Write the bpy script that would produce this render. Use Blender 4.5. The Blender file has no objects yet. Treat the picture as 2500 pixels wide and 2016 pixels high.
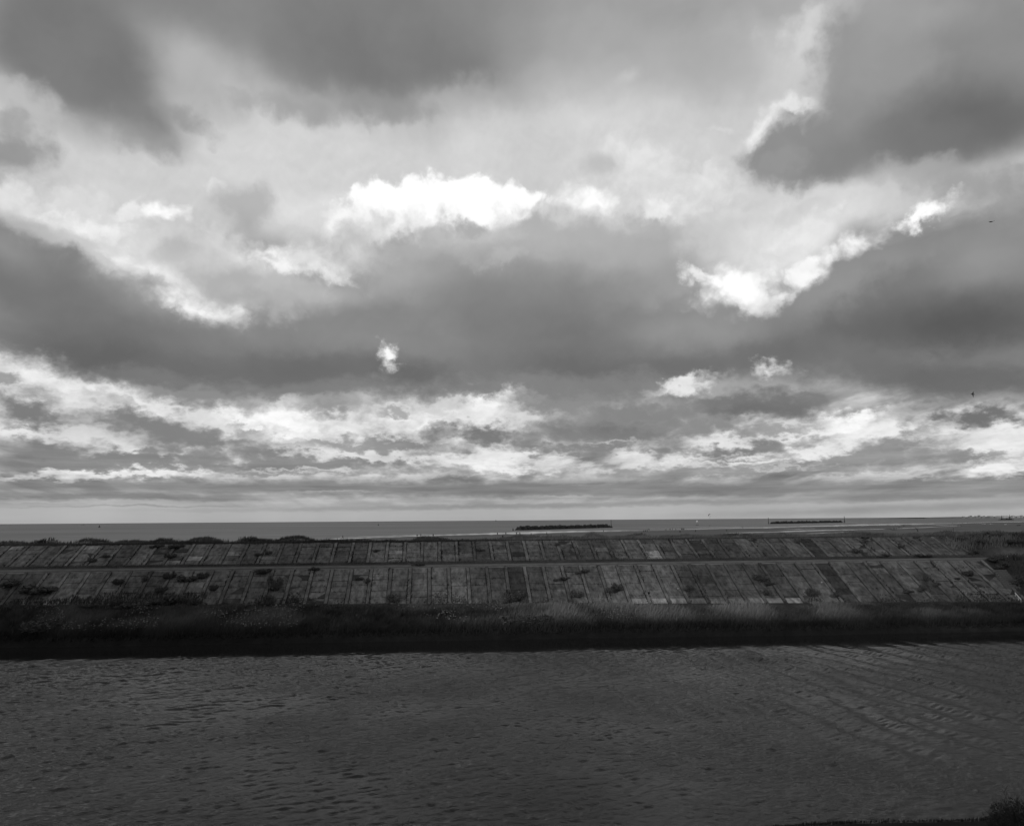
import bpy, bmesh, math, random
import numpy as np
from mathutils import Vector, Matrix, Euler

scene = bpy.context.scene
R = math.radians

# ------------------------------------------------------------------ camera
CAM_Z = 11.2
F_PX = 1930.0                     # focal length in pixels of the 2500 px wide photograph
YAW, PITCH, ROLL = R(5.9), math.atan(261.5 / 1930.0), math.atan(18 / 2500.0)
_f = Vector((math.sin(YAW) * math.cos(PITCH), math.cos(YAW) * math.cos(PITCH), math.sin(PITCH)))
_r0 = Vector((math.cos(YAW), -math.sin(YAW), 0))
_u0 = _r0.cross(_f)
CR = _r0 * math.cos(ROLL) - _u0 * math.sin(ROLL)
CU = _u0 * math.cos(ROLL) + _r0 * math.sin(ROLL)
CF = _f
cam_data = bpy.data.cameras.new("camera")
cam = bpy.data.objects.new("camera", cam_data)
scene.collection.objects.link(cam)
cam.matrix_world = Matrix((
    (CR.x, CU.x, -CF.x, 0), (CR.y, CU.y, -CF.y, 0), (CR.z, CU.z, -CF.z, CAM_Z), (0, 0, 0, 1)))
cam_data.sensor_width = 36
cam_data.lens = 36 * F_PX / 2500
cam_data.clip_start = 0.5
cam_data.clip_end = 90000
scene.camera = cam


def ray(px, py):
    """direction through a pixel of the 2500 x 2016 photograph"""
    d = CF * F_PX + CR * (px - 1250) + CU * (1008 - py)
    return d.normalized()


def at_z(px, py, z=0.0):
    d = ray(px, py)
    t = (z - CAM_Z) / d.z
    return Vector((d.x * t, d.y * t, z))


def at_y(px, py, y):
    d = ray(px, py)
    t = y / d.y
    return Vector((d.x * t, y, CAM_Z + d.z * t))


# ------------------------------------------------------------------ exposure
scene.render.engine = 'CYCLES'
scene.view_settings.view_transform = 'Standard'
scene.view_settings.look = 'None'
scene.view_settings.gamma = 1
scene.view_settings.use_curve_mapping = False
scene.view_settings.exposure = 0
scene.cycles.max_bounces = 6
scene.cycles.diffuse_bounces = 2
scene.cycles.glossy_bounces = 3
scene.cycles.transmission_bounces = 2
scene.cycles.transparent_max_bounces = 4

SUN_ELEV, SUN_AZ = R(15), R(-150)      # azimuth from +Y (the sea), so the sun stands behind the camera to the left

# ------------------------------------------------------------------ sky
world = bpy.data.worlds.new("World")
scene.world = world
world.use_nodes = True
NT = world.node_tree
NT.nodes.clear()


class G:
    """small helper to chain maths nodes"""
    def __init__(s, nt):
        s.nt = nt

    def n(s, t, **kw):
        nd = s.nt.nodes.new(t)
        for k, v in kw.items():
            setattr(nd, k, v)
        return nd

    def put(s, sock, v):
        if hasattr(v, 'is_linked') or hasattr(v, 'links'):
            s.nt.links.new(v, sock)
        else:
            sock.default_value = v

    def m(s, op, a, b=0.0, c=0.0, clamp=False):
        nd = s.n('ShaderNodeMath', operation=op, use_clamp=clamp)
        for i, v in enumerate((a, b, c)):
            s.put(nd.inputs[i], v)
        return nd.outputs[0]

    def vm(s, op, a, b=(0, 0, 0), sc=None):
        nd = s.n('ShaderNodeVectorMath', operation=op)
        s.put(nd.inputs[0], a)
        s.put(nd.inputs[1], b)
        if sc is not None:
            s.put(nd.inputs['Scale'], sc)
        return nd.outputs[0]

    def xyz(s, x, y, z=0.0):
        nd = s.n('ShaderNodeCombineXYZ')
        for i, v in enumerate((x, y, z)):
            s.put(nd.inputs[i], v)
        return nd.outputs[0]

    def mr(s, v, a, b, c, d, smooth=False):
        nd = s.n('ShaderNodeMapRange')
        if smooth:
            nd.interpolation_type = 'SMOOTHSTEP'
        s.put(nd.inputs['Value'], v)
        for k, q in zip(('From Min', 'From Max', 'To Min', 'To Max'), (a, b, c, d)):
            s.put(nd.inputs[k], q)
        return nd.outputs[0]

    def noise(s, vec, scale, detail=4, rough=0.55, lac=2.0, dim='3D', w=0.0, dist=0.0):
        nd = s.n('ShaderNodeTexNoise', noise_dimensions=dim)
        s.put(nd.inputs['Vector'], vec)
        nd.inputs['Scale'].default_value = scale
        nd.inputs['Detail'].default_value = detail
        nd.inputs['Roughness'].default_value = rough
        nd.inputs['Lacunarity'].default_value = lac
        nd.inputs['Distortion'].default_value = dist
        return nd.outputs['Fac'], nd.outputs['Color']

    def mix(s, f, a, b):
        nd = s.n('ShaderNodeMix')
        s.put(nd.inputs[0], f)
        s.put(nd.inputs[2], a)
        s.put(nd.inputs[3], b)
        return nd.outputs[0]


g = G(NT)
tc = g.n('ShaderNodeTexCoord')
sep = g.n('ShaderNodeSeparateXYZ')
NT.links.new(tc.outputs['Generated'], sep.inputs[0])
X, Y, Z = sep.outputs
AZ = g.m('MULTIPLY', g.m('ARCTAN2', X, Y), 57.29578)
EL = g.m('MULTIPLY', g.m('ARCSINE', Z), 57.29578)
ELP = g.m('MAXIMUM', EL, 0.0)
BASEV = g.xyz(AZ, EL)
# cloud-deck coordinates: features shrink and flatten towards the horizon
den = g.m('ADD', ELP, 5.0)
QX = g.m('DIVIDE', g.m('MULTIPLY', AZ, 1.0), den)
QY = g.m('MULTIPLY', g.m('LOGARITHM', den, math.e), 2.6)
Q = g.xyz(QX, QY, g.m('MULTIPLY', g.m('COSINE', g.m('DIVIDE', AZ, 57.29578)), 0.3))
amp = g.mr(ELP, 0.0, 14.0, 0.10, 1.0)          # how far noise may push an edge (degrees)
# isotropic direction noise for billows
DIR = tc.outputs['Generated']


def warp(scale, detail, rough, ax, ay):
    _, col = g.noise(g.vm('MULTIPLY', BASEV_N, (1, 1, 1)), scale, detail, rough)
    v = g.vm('SUBTRACT', col, (0.5, 0.5, 0.5))
    v = g.vm('MULTIPLY', v, (ax, ay, 0))
    return g.vm('SCALE', v, sc=amp)


# billow coordinates: degrees aloft, flattened low down
ELH = g.m('ADD', ELP, g.m('MULTIPLY', g.m('SUBTRACT', 1.0, g.m('EXPONENT', g.m('DIVIDE', ELP, -5.0))), 14.0))
BASEV_N = g.xyz(AZ, ELH, 0)
w_big = warp(0.10, 2, 0.5, 9.0, 6.0)
w_mid = warp(0.36, 5, 0.52, 3.4, 3.0)
w_fine = warp(1.1, 6, 0.62, 1.6, 1.5)
w_low = g.vm('SCALE', warp(1.0, 5, 0.6, 4.0, 5.0), sc=g.mr(ELP, 4, 16, 1.0, 0.0))
w_mid = g.vm('ADD', w_mid, w_low)
V0 = g.vm('ADD', g.vm('ADD', BASEV, g.vm('SCALE', w_big, sc=0.4)), g.vm('SCALE', w_mid, sc=0.5))   # soft bases
V1 = g.vm('ADD', g.vm('ADD', BASEV, w_mid), g.vm('SCALE', w_fine, sc=0.35))  # billows
V2 = g.vm('ADD', g.vm('ADD', BASEV, w_mid), w_fine)                          # torn wisps
VEC = (V0, V1, V2)
VREL = g.vm('ADD', BASEV_N, g.vm('SCALE', g.vm('ADD', w_mid, g.vm('SCALE', w_fine, sc=0.5)), sc=0.5))


def puffs(vec, scale, detail=3.0, rough=0.5):
    """rounded heads: smooth Voronoi cells, several octaves of them"""
    v = g.n('ShaderNodeTexVoronoi', voronoi_dimensions='2D', feature='SMOOTH_F1')
    g.put(v.inputs['Vector'], vec)
    v.inputs['Scale'].default_value = scale
    v.inputs['Detail'].default_value = detail
    v.inputs['Roughness'].default_value = rough
    v.inputs['Lacunarity'].default_value = 2.2
    v.inputs['Smoothness'].default_value = 0.35
    v.normalize = True
    return g.m('SUBTRACT', 0.30, v.outputs['Distance'])


PUFF = puffs(VREL, 0.42)
PUFF_UP = puffs(g.vm('ADD', VREL, (-0.12, 0.45, 0)), 0.42)

# clear air between the clouds: Nishita, as a black and white film records it
sky = g.n('ShaderNodeTexSky', sky_type='NISHITA')
sky.sun_disc = False
sky.sun_elevation = SUN_ELEV
sky.sun_rotation = SUN_AZ
sky.air_density = 1.0
sky.dust_density = 2.5
sky.ozone_density = 1.0
bw = g.n('ShaderNodeRGBToBW')
NT.links.new(sky.outputs[0], bw.inputs[0])
SKY_STRENGTH = 0.10
clear_lin = bw.outputs[0]

# everything below works with the tone a cloud has on the film (0..255)
el90 = g.m('DIVIDE', ELP, 90.0, clamp=True)
base = g.n('ShaderNodeFloatCurve')
g.put(base.inputs['Value'], el90)
cv = base.mapping.curves[0]
pts = [(0.0, 172), (0.7, 176), (1.6, 170), (3, 205), (6, 232), (12, 232), (20, 216), (26, 205), (34, 186), (45, 172), (90, 165)]
cv.points[0].location = (0, pts[0][1] / 255)
cv.points[1].location = (1, pts[-1][1] / 255)
for e, v in pts[1:-1]:
    cv.points.new(e / 90, v / 255)
base.mapping.update()
T = g.m('MULTIPLY', base.outputs[0], 255.0)

# free-running deck of broken cloud for all the sky the list below does not describe
nf, _ = g.noise(Q, 1.5, 9, 0.58)
nf2, _ = g.noise(g.vm('ADD', Q, (0.03, 0.11, 0)), 1.5, 5, 0.5)
deck = g.mr(nf, 0.40, 0.54, 0, 1, True)
shade = g.mr(nf2, 0.44, 0.62, 205, 128, True)
T = g.mix(g.m('MULTIPLY', deck, g.mr(ELP, 0.9, 2.4, 0, 1)), T, shade)


def px_to_ang(x, y):
    d = ray(x * 2500 / 2153, y * 2500 / 2153)
    return math.degrees(math.atan2(d.x, d.y)), math.degrees(math.asin(d.z))


def layer(T, x, y, rx, ry, rot, val, soft, opa=1.0, w=1):
    """one cloud mass: an ellipse in the sky, its edge torn by the warp noise"""
    a0, e0 = px_to_ang(x, y)
    c, s = math.cos(R(rot)), math.sin(R(rot))
    ax, ex = px_to_ang(x + 30 * c, y + 30 * s)
    ay, ey = px_to_ang(x - 30 * s, y + 30 * c)
    sx = math.hypot(ax - a0, ex - e0) / 30 * rx
    sy = math.hypot(ay - a0, ey - e0) / 30 * ry
    mp = g.n('ShaderNodeMapping', vector_type='TEXTURE')
    NT.links.new(VEC[w], mp.inputs['Vector'])
    mp.inputs['Location'].default_value = (a0, e0, 0)
    mp.inputs['Rotation'].default_value = (0, 0, math.atan2(ex - e0, ax - a0))
    mp.inputs['Scale'].default_value = (sx * 2.2, sy * 2.2, 1)
    gr = g.n('ShaderNodeTexGradient', gradient_type='SPHERICAL')
    NT.links.new(mp.outputs[0], gr.inputs[0])
    fac = g.m('MULTIPLY_ADD', gr.outputs['Fac'], 2.2, -1.2)
    if w:
        fac = g.m('MULTIPLY_ADD', PUFF, (0.0, 1.3, 1.8)[w] * min(1.15, 0.45 + 0.8 / sy), fac)
    al = g.mr(fac, 0.0, min(1.0, soft * 1.12 + 0.04), 0.0, opa, True)
    return g.mix(al, T, float(val))

CLOUDS = [
    # x, y, rx, ry, rot, tone, softness, opacity, warp   (positions in the sky, far beyond everything)
    # wide fields first
    (1000, 330, 1600, 300, 0, 206, .35, 1, 0), (1300, 280, 420, 200, -20, 204, .9, .9, 0),
    (1150, 690, 1700, 225, 0, 148, .45, 1, 0), (640, 440, 190, 60, 0, 213, .7, 1, 0),
    (1640, 470, 300, 100, -30, 216, .6, 1, 0),
    # upper bank
    (600, -90, 1150, 260, 0, 138, .5, 1, 0), (1250, 0, 480, 130, 0, 152, .9, .95, 0), (1650, 0, 320, 110, 0, 166, .9, .8, 0),
    (150, 100, 340, 205, 32, 128, .5, 1, 0), (300, 235, 175, 90, 30, 138, .8, 1, 0), (230, 170, 150, 90, 20, 126, .9, .9, 0),
    (800, 90, 500, 205, 3, 129, .55, 1, 0), (860, 120, 260, 110, 0, 127, .9, .8, 0),
    (930, 250, 170, 90, -15, 180, .9, .6, 1), (1090, 200, 240, 80, -10, 172, .9, .6, 1), (620, 215, 170, 60, 5, 168, .9, .7, 1),
    (420, 170, 150, 105, 25, 170, 1, .9, 0), (470, 215, 130, 60, 20, 180, 1, .7, 1), (400, 245, 110, 36, 25, 150, .9, .7, 1), (640, 225, 240, 50, 6, 162, .9, .8, 1), (830, 225, 160, 45, 4, 150, .9, .7, 1), (300, 290, 120, 40, 20, 152, .9, .7, 1),
    (40, 215, 170, 60, 25, 190, .8, .9, 1), (20, 310, 150, 75, 0, 152, .7, .95, 1), (30, 260, 110, 40, 10, 168, .9, .8, 1),
    (1290, 90, 440, 170, 4, 166, 1, .95, 0), (1480, 130, 260, 120, 0, 176, 1, .7, 0),
    # right-hand upper mass
    (1712, 70, 75, 125, 26, 212, .9, .95, 2), (1690, 150, 75, 70, 10, 204, .9, .8, 2), (1680, 200, 100, 90, 40, 196, .9, .7, 2),
    (1975, 170, 360, 250, -25, 142, .35, 1, 0), (1850, 120, 170, 190, 18, 150, .5, 1, 1),
    (1700, 310, 190, 100, -14, 146, .45, 1, 1), (2060, 260, 330, 140, -8, 112, .9, 1, 0), (1850, 310, 330, 80, -8, 130, .8, .9, 0), (1640, 340, 90, 45, -30, 152, .7, .9, 1),
    (1960, 10, 240, 90, 0, 160, 1, .9, 0), (1610, 255, 100, 36, -42, 236, 0.8, 1, 1), (1665, 222, 60, 20, -5, 230, .7, .9, 1),
    (1590, 85, 45, 24, 0, 192, .9, .8, 2), (1510, 262, 40, 16, 10, 216, .9, .7, 2), (1325, 160, 40, 20, -20, 198, 1, .6, 0),
    # light under the right-hand mass
    (1800, 420, 300, 60, -8, 202, .7, .95, 0), (2060, 395, 260, 75, 4, 166, .8, 1, 1), (2130, 440, 140, 90, 0, 158, .9, .9, 1), (1900, 360, 120, 34, -10, 176, .9, .7, 1),
    # bright turret in the middle
    (1400, 400, 230, 80, 8, 218, .6, .9, 1), (1340, 325, 100, 60, 30, 220, .7, .9, 1), (1262, 345, 55, 34, 0, 188, .8, .9, 1), (1490, 390, 70, 70, 20, 226, .8, .8, 2),
    (925, 448, 240, 84, -3, 255, 0.32, 1, 1), (950, 405, 90, 45, 0, 255, 0.45, 1, 1), (860, 415, 110, 44, 0, 255, 0.4, 1, 1), (1080, 415, 80, 40, 0, 254, 0.5, 1, 1), (700, 475, 55, 40, -40, 250, 0.7, 1, 1), (780, 415, 60, 36, -20, 252, 0.6, 1, 1),
    (1240, 420, 90, 55, 15, 252, 0.9, 1, 1), (1430, 430, 90, 50, 0, 226, .9, .8, 2),
    (1030, 580, 470, 138, 4, 172, .5, 1, 1), (1000, 520, 260, 50, 0, 188, .9, .8, 1), (920, 560, 130, 40, 0, 166, .9, .7, 1), (1150, 560, 160, 60, 0, 182, .9, .7, 1), (850, 590, 160, 50, 0, 184, .9, .7, 1), (760, 520, 110, 70, -25, 204, .8, .8, 1), (1100, 500, 220, 60, 0, 180, .9, .9, 1), (1270, 500, 240, 70, 5, 172, .8, .9, 1), (1000, 490, 160, 40, 0, 200, 1, .7, 1), (860, 520, 80, 40, 0, 176, .9, .7, 1),
    (1380, 560, 190, 110, -25, 172, .7, .95, 1), (1480, 505, 90, 60, -40, 204, .9, .8, 1),
    (1050, 650, 580, 150, 0, 132, .9, 1, 0), (1150, 610, 420, 70, -4, 138, .9, .8, 0), (1230, 710, 580, 110, 0, 126, .9, 1, 0),
    # left-hand middle clouds
    (230, 490, 400, 95, 14, 214, .45, 1, 1), (30, 430, 100, 50, 20, 222, .6, .9, 1), (420, 560, 330, 120, 12, 212, .6, 1, 1), (640, 540, 150, 60, 0, 222, .7, .9, 1),
    (345, 450, 66, 30, 5, 252, 0.7, 1, 1), (275, 435, 45, 24, 0, 226, .7, .9, 2), (560, 525, 70, 30, 0, 242, 0.98, .9, 1), (470, 405, 40, 24, 0, 226, .7, .9, 1),
    (525, 445, 90, 75, 15, 180, .6, 1, 1), (520, 490, 60, 50, 0, 174, .9, .8, 1), (370, 520, 80, 50, 0, 184, .9, .9, 1), (480, 590, 150, 55, 10, 178, .8, 1, 1), (640, 610, 220, 60, 0, 184, .9, .9, 0), (430, 545, 90, 40, 10, 196, .9, .7, 1), (230, 540, 150, 30, 20, 186, .9, .7, 1),
    (420, 645, 140, 45, 20, 238, 0.98, 1, 1), (450, 665, 80, 26, 10, 250, 0.98, .9, 2), (700, 575, 60, 22, 20, 226, .9, .8, 2),
    (60, 590, 420, 135, 26, 120, .6, 1, 0), (0, 520, 160, 70, 20, 148, .9, .9, 0), (380, 745, 640, 100, 6, 117, .55, 1, 0), (620, 700, 420, 80, -5, 142, .9, .8, 0), (580, 665, 80, 40, 0, 184, .9, .7, 1),
    (250, 750, 320, 60, 10, 110, .9, .9, 0),
    (190, 480, 110, 36, 15, 230, .7, 1, 2), (330, 482, 60, 26, 5, 200, .8, .9, 2), (250, 530, 110, 26, 15, 204, .9, .8, 2), (590, 560, 80, 24, 10, 238, 0.98, .9, 2), (310, 565, 130, 28, 22, 232, .9, .9, 1), (520, 622, 120, 24, 8, 172, .9, .8, 1),
    (830, 505, 70, 30, 0, 166, .9, .8, 2), (980, 482, 80, 26, 0, 172, .9, .8, 2), (1130, 470, 80, 28, 0, 176, .9, .8, 2), (890, 468, 50, 20, 0, 236, 0.98, .8, 2), (1060, 545, 90, 26, 0, 186, .9, .6, 2), (1340, 470, 90, 30, 10, 178, .9, .8, 2), (1400, 445, 60, 22, 0, 236, 0.98, .8, 2),
    (60, 470, 100, 36, 20, 178, .9, .8, 1), (120, 450, 60, 22, 20, 232, .8, .9, 2),
    # opening on the right and the dark mass beneath
    (1660, 520, 260, 70, -35, 224, .7, 1, 0), (1550, 605, 125, 70, -10, 255, 0.95, 1, 1), (1460, 575, 60, 25, 10, 230, .8, .9, 2), (1700, 572, 100, 30, -35, 246, 0.98, 1, 1),
    (1690, 480, 90, 30, -15, 228, .8, .9, 2), (1810, 500, 100, 34, -25, 236, 0.98, 1, 1), (1945, 447, 85, 24, -22, 252, 0.98, 1, 2), (1590, 640, 70, 30, 0, 240, 0.98, .9, 1),
    (1980, 630, 480, 150, -24, 124, .5, 1, 1), (1545, 605, 100, 58, -5, 255, 0.95, 1, 1), (1610, 640, 60, 26, -20, 226, .9, .8, 1), (1695, 560, 80, 24, -35, 246, 0.98, 1, 1), (2090, 530, 240, 110, -20, 148, .8, .9, 0), (1560, 710, 260, 70, 0, 142, .9, .9, 0), (2000, 690, 540, 110, -4, 100, .85, 1, 0),
    (1650, 745, 300, 55, 0, 116, .8, .9, 0), (1250, 770, 560, 60, 0, 116, .8, 1, 0), (810, 790, 420, 50, 4, 114, .7, 1, 0),
    (812, 748, 30, 40, 8, 244, 0.98, 1, 2), (1500, 760, 260, 40, -4, 114, .9, .9, 0), (1400, 690, 160, 40, -5, 150, .9, .6, 0),
    # lower field: bright gaps, then the flat-based clouds over them
    (400, 905, 760, 110, 4, 208, .75, .95, 1), (130, 815, 300, 62, 16, 236.0, 0.85, 1, 1), (280, 865, 200, 60, 14, 240.0, 0.95, 1, 1), (590, 890, 200, 70, 8, 248.0, 0.85, 1, 1),
    (900, 885, 380, 80, 2, 238.0, 0.85, 1, 1), (1760, 920, 480, 80, -6, 232.0, 0.85, 1, 1), (2080, 950, 190, 70, -4, 228, 0.75, 1, 1),
    (330, 800, 260, 30, 8, 124, .72, 1, 0), (420, 835, 170, 35, 6, 142, .72, 1, 1), (1150, 820, 420, 55, 0, 132, .72, 1, 1), (650, 815, 260, 26, 0, 130, .72, 1, 0),
    (70, 868, 120, 42, 6, 132, .72, 1, 1), (10, 800, 40, 20, 0, 160, .7, 1, 1), (330, 900, 240, 48, 14, 134, .72, 1, 1), (430, 935, 220, 40, 4, 132, .72, 1, 1), (130, 955, 210, 45, 6, 136, .72, 1, 1),
    (690, 855, 95, 32, 0, 150, .72, 1, 1), (560, 965, 230, 20, 2, 136, .72, 1, 1), (860, 937, 180, 26, 4, 140, .72, 1, 1), (1010, 912, 200, 34, 2, 124, .72, 1, 1), (1290, 910, 340, 60, 0, 134, .72, 1, 1),
    (1020, 848, 110, 40, -4, 238.0, 0.98, 1, 2), (1100, 865, 80, 30, 10, 214, .8, .8, 2), (930, 860, 90, 26, 0, 200, .8, .7, 2), (1240, 905, 290, 26, 0, 120, .9, .8, 0), (700, 890, 140, 18, 0, 222, .8, .7, 1),
    (1560, 850, 310, 50, 0, 122, .72, 1, 1), (1500, 815, 130, 30, -12, 172, .8, .8, 1), (1430, 815, 95, 26, -18, 224, .7, 1, 1), (1620, 778, 70, 28, -8, 230, 0.95, 1, 2), (1560, 860, 260, 22, 0, 112, .9, .8, 0),
    (2010, 800, 520, 65, 2, 110, .72, 1, 0), (2080, 870, 240, 36, -4, 116, .72, 1, 1), (1500, 900, 170, 28, 0, 144, .72, 1, 1), (1560, 945, 240, 24, -6, 136, .72, 1, 1), (1900, 935, 210, 34, -8, 144, .72, 1, 1),
    (1790, 885, 100, 26, -10, 242.0, 0.98, 1, 2), (1500, 930, 120, 16, -6, 228, 0.95, .9, 1), (2030, 960, 130, 20, 0, 148, .72, 1, 1), (1760, 965, 130, 16, -4, 150, .72, 1, 1), (1290, 930, 120, 8, 0, 205, .8, .8, 1),
    (1330, 872, 250, 44, -2, 138, .72, 1, 1), (1180, 850, 130, 30, 0, 140, .72, 1, 1), (1240, 942, 280, 18, 0, 136, .6, 1, 1), (700, 935, 230, 18, 2, 152, .6, .9, 1), (620, 975, 320, 13, 0, 140, .6, 1, 1),
    (1650, 905, 110, 16, -4, 156, .7, .9, 1), (1850, 962, 180, 20, -5, 148, .6, 1, 1), (300, 965, 330, 20, 2, 136, .6, 1, 1), (1530, 968, 160, 11, -3, 148, .7, 1, 1), (1120, 838, 60, 14, 0, 150, .8, .9, 1),
    (830, 868, 70, 14, 0, 160, .8, .8, 2), (520, 905, 60, 16, 12, 150, .7, .8, 2), (1950, 905, 80, 16, -6, 160, .8, .8, 2),
    (215, 835, 90, 18, 14, 190, .9, .6, 2), (40, 905, 90, 16, 8, 236.0, 0.98, .8, 2), (600, 925, 100, 20, 8, 232.0, 0.98, .6, 2),
    # thin decks near the horizon
    (500, 985, 1100, 22, 1, 138, .7, .85, 1), (1600, 990, 900, 22, -2, 142, .7, .8, 1),
    (260, 996, 250, 17, -1, 224, .6, 1, 2), (90, 1003, 120, 9, 0, 218, .7, 1, 2), (640, 988, 190, 8, 1, 205, .8, .8, 2), (1060, 982, 150, 22, 2, 236, 0.8, 1, 2), (900, 1000, 90, 6, 0, 190, .8, .8, 2),
    (1440, 968, 80, 16, -6, 222, .7, 1, 2), (2080, 985, 150, 26, -5, 228, .6, 1, 2), (1900, 1000, 120, 8, -3, 198, .8, .9, 2), (580, 992, 110, 7, 0, 150, .8, 1, 2), (1640, 985, 140, 6, -3, 190, .9, .9, 2),
    (1076, 1028, 1700, 24, 0, 132, .6, .9, 0), (1400, 1035, 500, 12, -1, 142, .8, .7, 0), (1950, 1040, 400, 14, -2, 134, .7, .8, 0), (250, 1043, 500, 12, 1, 126, .7, .8, 0),
    (700, 1033, 160, 3, 0, 166, .9, .8, 0), (1180, 1043, 120, 3, 0, 172, .9, .8, 0), (960, 1053, 300, 3, 0, 164, .9, .7, 0), (100, 1054, 200, 3, 1, 176, .9, .8, 0),
    (1150, 1062, 1000, 9, -1, 148, .7, .8, 0), (1900, 1068, 700, 16, -2, 150, .8, .8, 0), (300, 1064, 400, 3, 0, 146, .8, .7, 0),
]
for c in CLOUDS:
    T = layer(T, *c)

# cauliflower relief inside the clouds, strongest in the thin sunlit parts
rel = g.m('SUBTRACT', PUFF, PUFF_UP)
d3, _ = g.noise(V0, 0.11, 4, 0.5)
T = g.m('ADD', T, g.m('MULTIPLY', rel, g.m('MULTIPLY', g.mr(T, 185, 232, 4, 40), g.mr(T, 235, 254, 1, 0.3))))
T = g.m('ADD', T, g.m('MULTIPLY', g.m('SUBTRACT', d3, 0.5), 34.0))
# thin streaks far out, seen edge on
st_, _ = g.noise(g.xyz(g.m('MULTIPLY', AZ, 0.13), g.m('MULTIPLY', EL, 1.9)), 1.0, 5, 0.6)
T = g.m('MULTIPLY_ADD', g.m('SUBTRACT', st_, 0.5), g.m('MULTIPLY', g.mr(ELP, 0.8, 1.6, 6, 70), g.mr(ELP, 2.5, 6.0, 1, 0)), T)
T = g.m('MULTIPLY_ADD', T, 1.12, -20.5)
T = g.m('DIVIDE', T, 255.0)
LIN = g.m('POWER', g.m('MAXIMUM', T, 0.02), 2.2)
# a share of the Nishita gradient stays in (its own tone varies round the sky); the clouds take the rest
LUM = g.m('ADD', g.m('MULTIPLY', LIN, 0.95 / SKY_STRENGTH), g.m('MULTIPLY', clear_lin, 0.04))
bg = g.n('ShaderNodeBackground')
NT.links.new(LUM, bg.inputs['Color'])
bg.inputs['Strength'].default_value = SKY_STRENGTH
wo = g.n('ShaderNodeOutputWorld')
NT.links.new(bg.outputs[0], wo.inputs['Surface'])
world.cycles.sampling_method = 'MANUAL'
world.cycles.sample_map_resolution = 512

# ------------------------------------------------------------------ sun, soft behind thin cloud
sd = bpy.data.lights.new("sun", 'SUN')
sd.energy = 1.1
sd.angle = R(10)
sd.color = (1.0, 1.0, 1.0)
sun = bpy.data.objects.new("sun", sd)
scene.collection.objects.link(sun)
sdir = Vector((math.sin(SUN_AZ) * math.cos(SUN_ELEV), math.cos(SUN_AZ) * math.cos(SUN_ELEV), math.sin(SUN_ELEV)))
sun.rotation_euler = sdir.to_track_quat('Z', 'Y').to_euler()

# ================================================================== helpers
rng = np.random.default_rng(7)
random.seed(7)
COL = scene.collection


def mesh_np(name, verts, faces, mat=None, smooth=False, attrs=None):
    """verts (n,3), faces (m,3) or (m,4) numpy -> mesh data"""
    me = bpy.data.meshes.new(name)
    verts = np.asarray(verts, dtype=np.float32)
    faces = np.asarray(faces, dtype=np.int32)
    k = faces.shape[1]
    me.vertices.add(len(verts))
    me.vertices.foreach_set('co', verts.ravel())
    me.loops.add(faces.size)
    me.loops.foreach_set('vertex_index', faces.ravel())
    me.polygons.add(len(faces))
    me.polygons.foreach_set('loop_start', np.arange(0, faces.size, k, dtype=np.int32))
    if attrs:
        for an, av in attrs.items():
            a = me.attributes.new(an, 'FLOAT', 'POINT')
            a.data.foreach_set('value', np.asarray(av, dtype=np.float32))
    me.update(calc_edges=True)
    me.validate()
    if smooth:
        me.polygons.foreach_set('use_smooth', np.ones(len(faces), dtype=bool))
    if mat:
        me.materials.append(mat)
    return me


def link(name, me, parent=None, loc=None):
    o = bpy.data.objects.new(name, me)
    COL.objects.link(o)
    if parent:
        o.parent = parent
    if loc is not None:
        o.location = loc
    return o


def tag(o, label=None, cat=None, group=None, kind=None):
    if label: o['label'] = label
    if cat: o['category'] = cat
    if group: o['group'] = group
    if kind: o['kind'] = kind
    return o


def thing(name, loc, label, cat, group=None, rz=0.0):
    o = bpy.data.objects.new(name, None)
    COL.objects.link(o)
    o.location = loc
    o.rotation_euler = (0, 0, rz)
    o.empty_display_size = 0.2
    return tag(o, label, cat, group)


def copy_tree(o, parent=None):
    c = o.copy()
    COL.objects.link(c)
    if parent:
        c.parent = parent
    for ch in list(o.children):
        copy_tree(ch, c)
    return c


def bm_mesh(name, fn, mat=None, smooth=False):
    bm = bmesh.new()
    fn(bm)
    me = bpy.data.meshes.new(name)
    bm.to_mesh(me)
    bm.free()
    if smooth:
        for p in me.polygons: p.use_smooth = True
    if mat: me.materials.append(mat)
    return me


def box(bm, x0, x1, y0, y1, z0, z1, M=None):
    vs = [bm.verts.new((x, y, z)) for z in (z0, z1) for y in (y0, y1) for x in (x0, x1)]
    for f in ((0, 2, 3, 1), (4, 5, 7, 6), (0, 1, 5, 4), (2, 6, 7, 3), (0, 4, 6, 2), (1, 3, 7, 5)):
        bm.faces.new([vs[i] for i in f])
    if M: bmesh.ops.transform(bm, matrix=M, verts=vs)
    return vs


def tube(bm, p, q, r0, r1=None, n=8):
    p, q = Vector(p), Vector(q)
    r1 = r0 if r1 is None else r1
    d = (q - p)
    M = Matrix.Translation((p + q) / 2) @ d.to_track_quat('Z', 'Y').to_matrix().to_4x4()
    bmesh.ops.create_cone(bm, cap_ends=True, segments=n, radius1=r0, radius2=r1, depth=d.length, matrix=M)


def newmat(name):
    m = bpy.data.materials.new(name)
    m.use_nodes = True
    nt = m.node_tree
    b = nt.nodes['Principled BSDF']
    return m, G(nt), b


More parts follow.
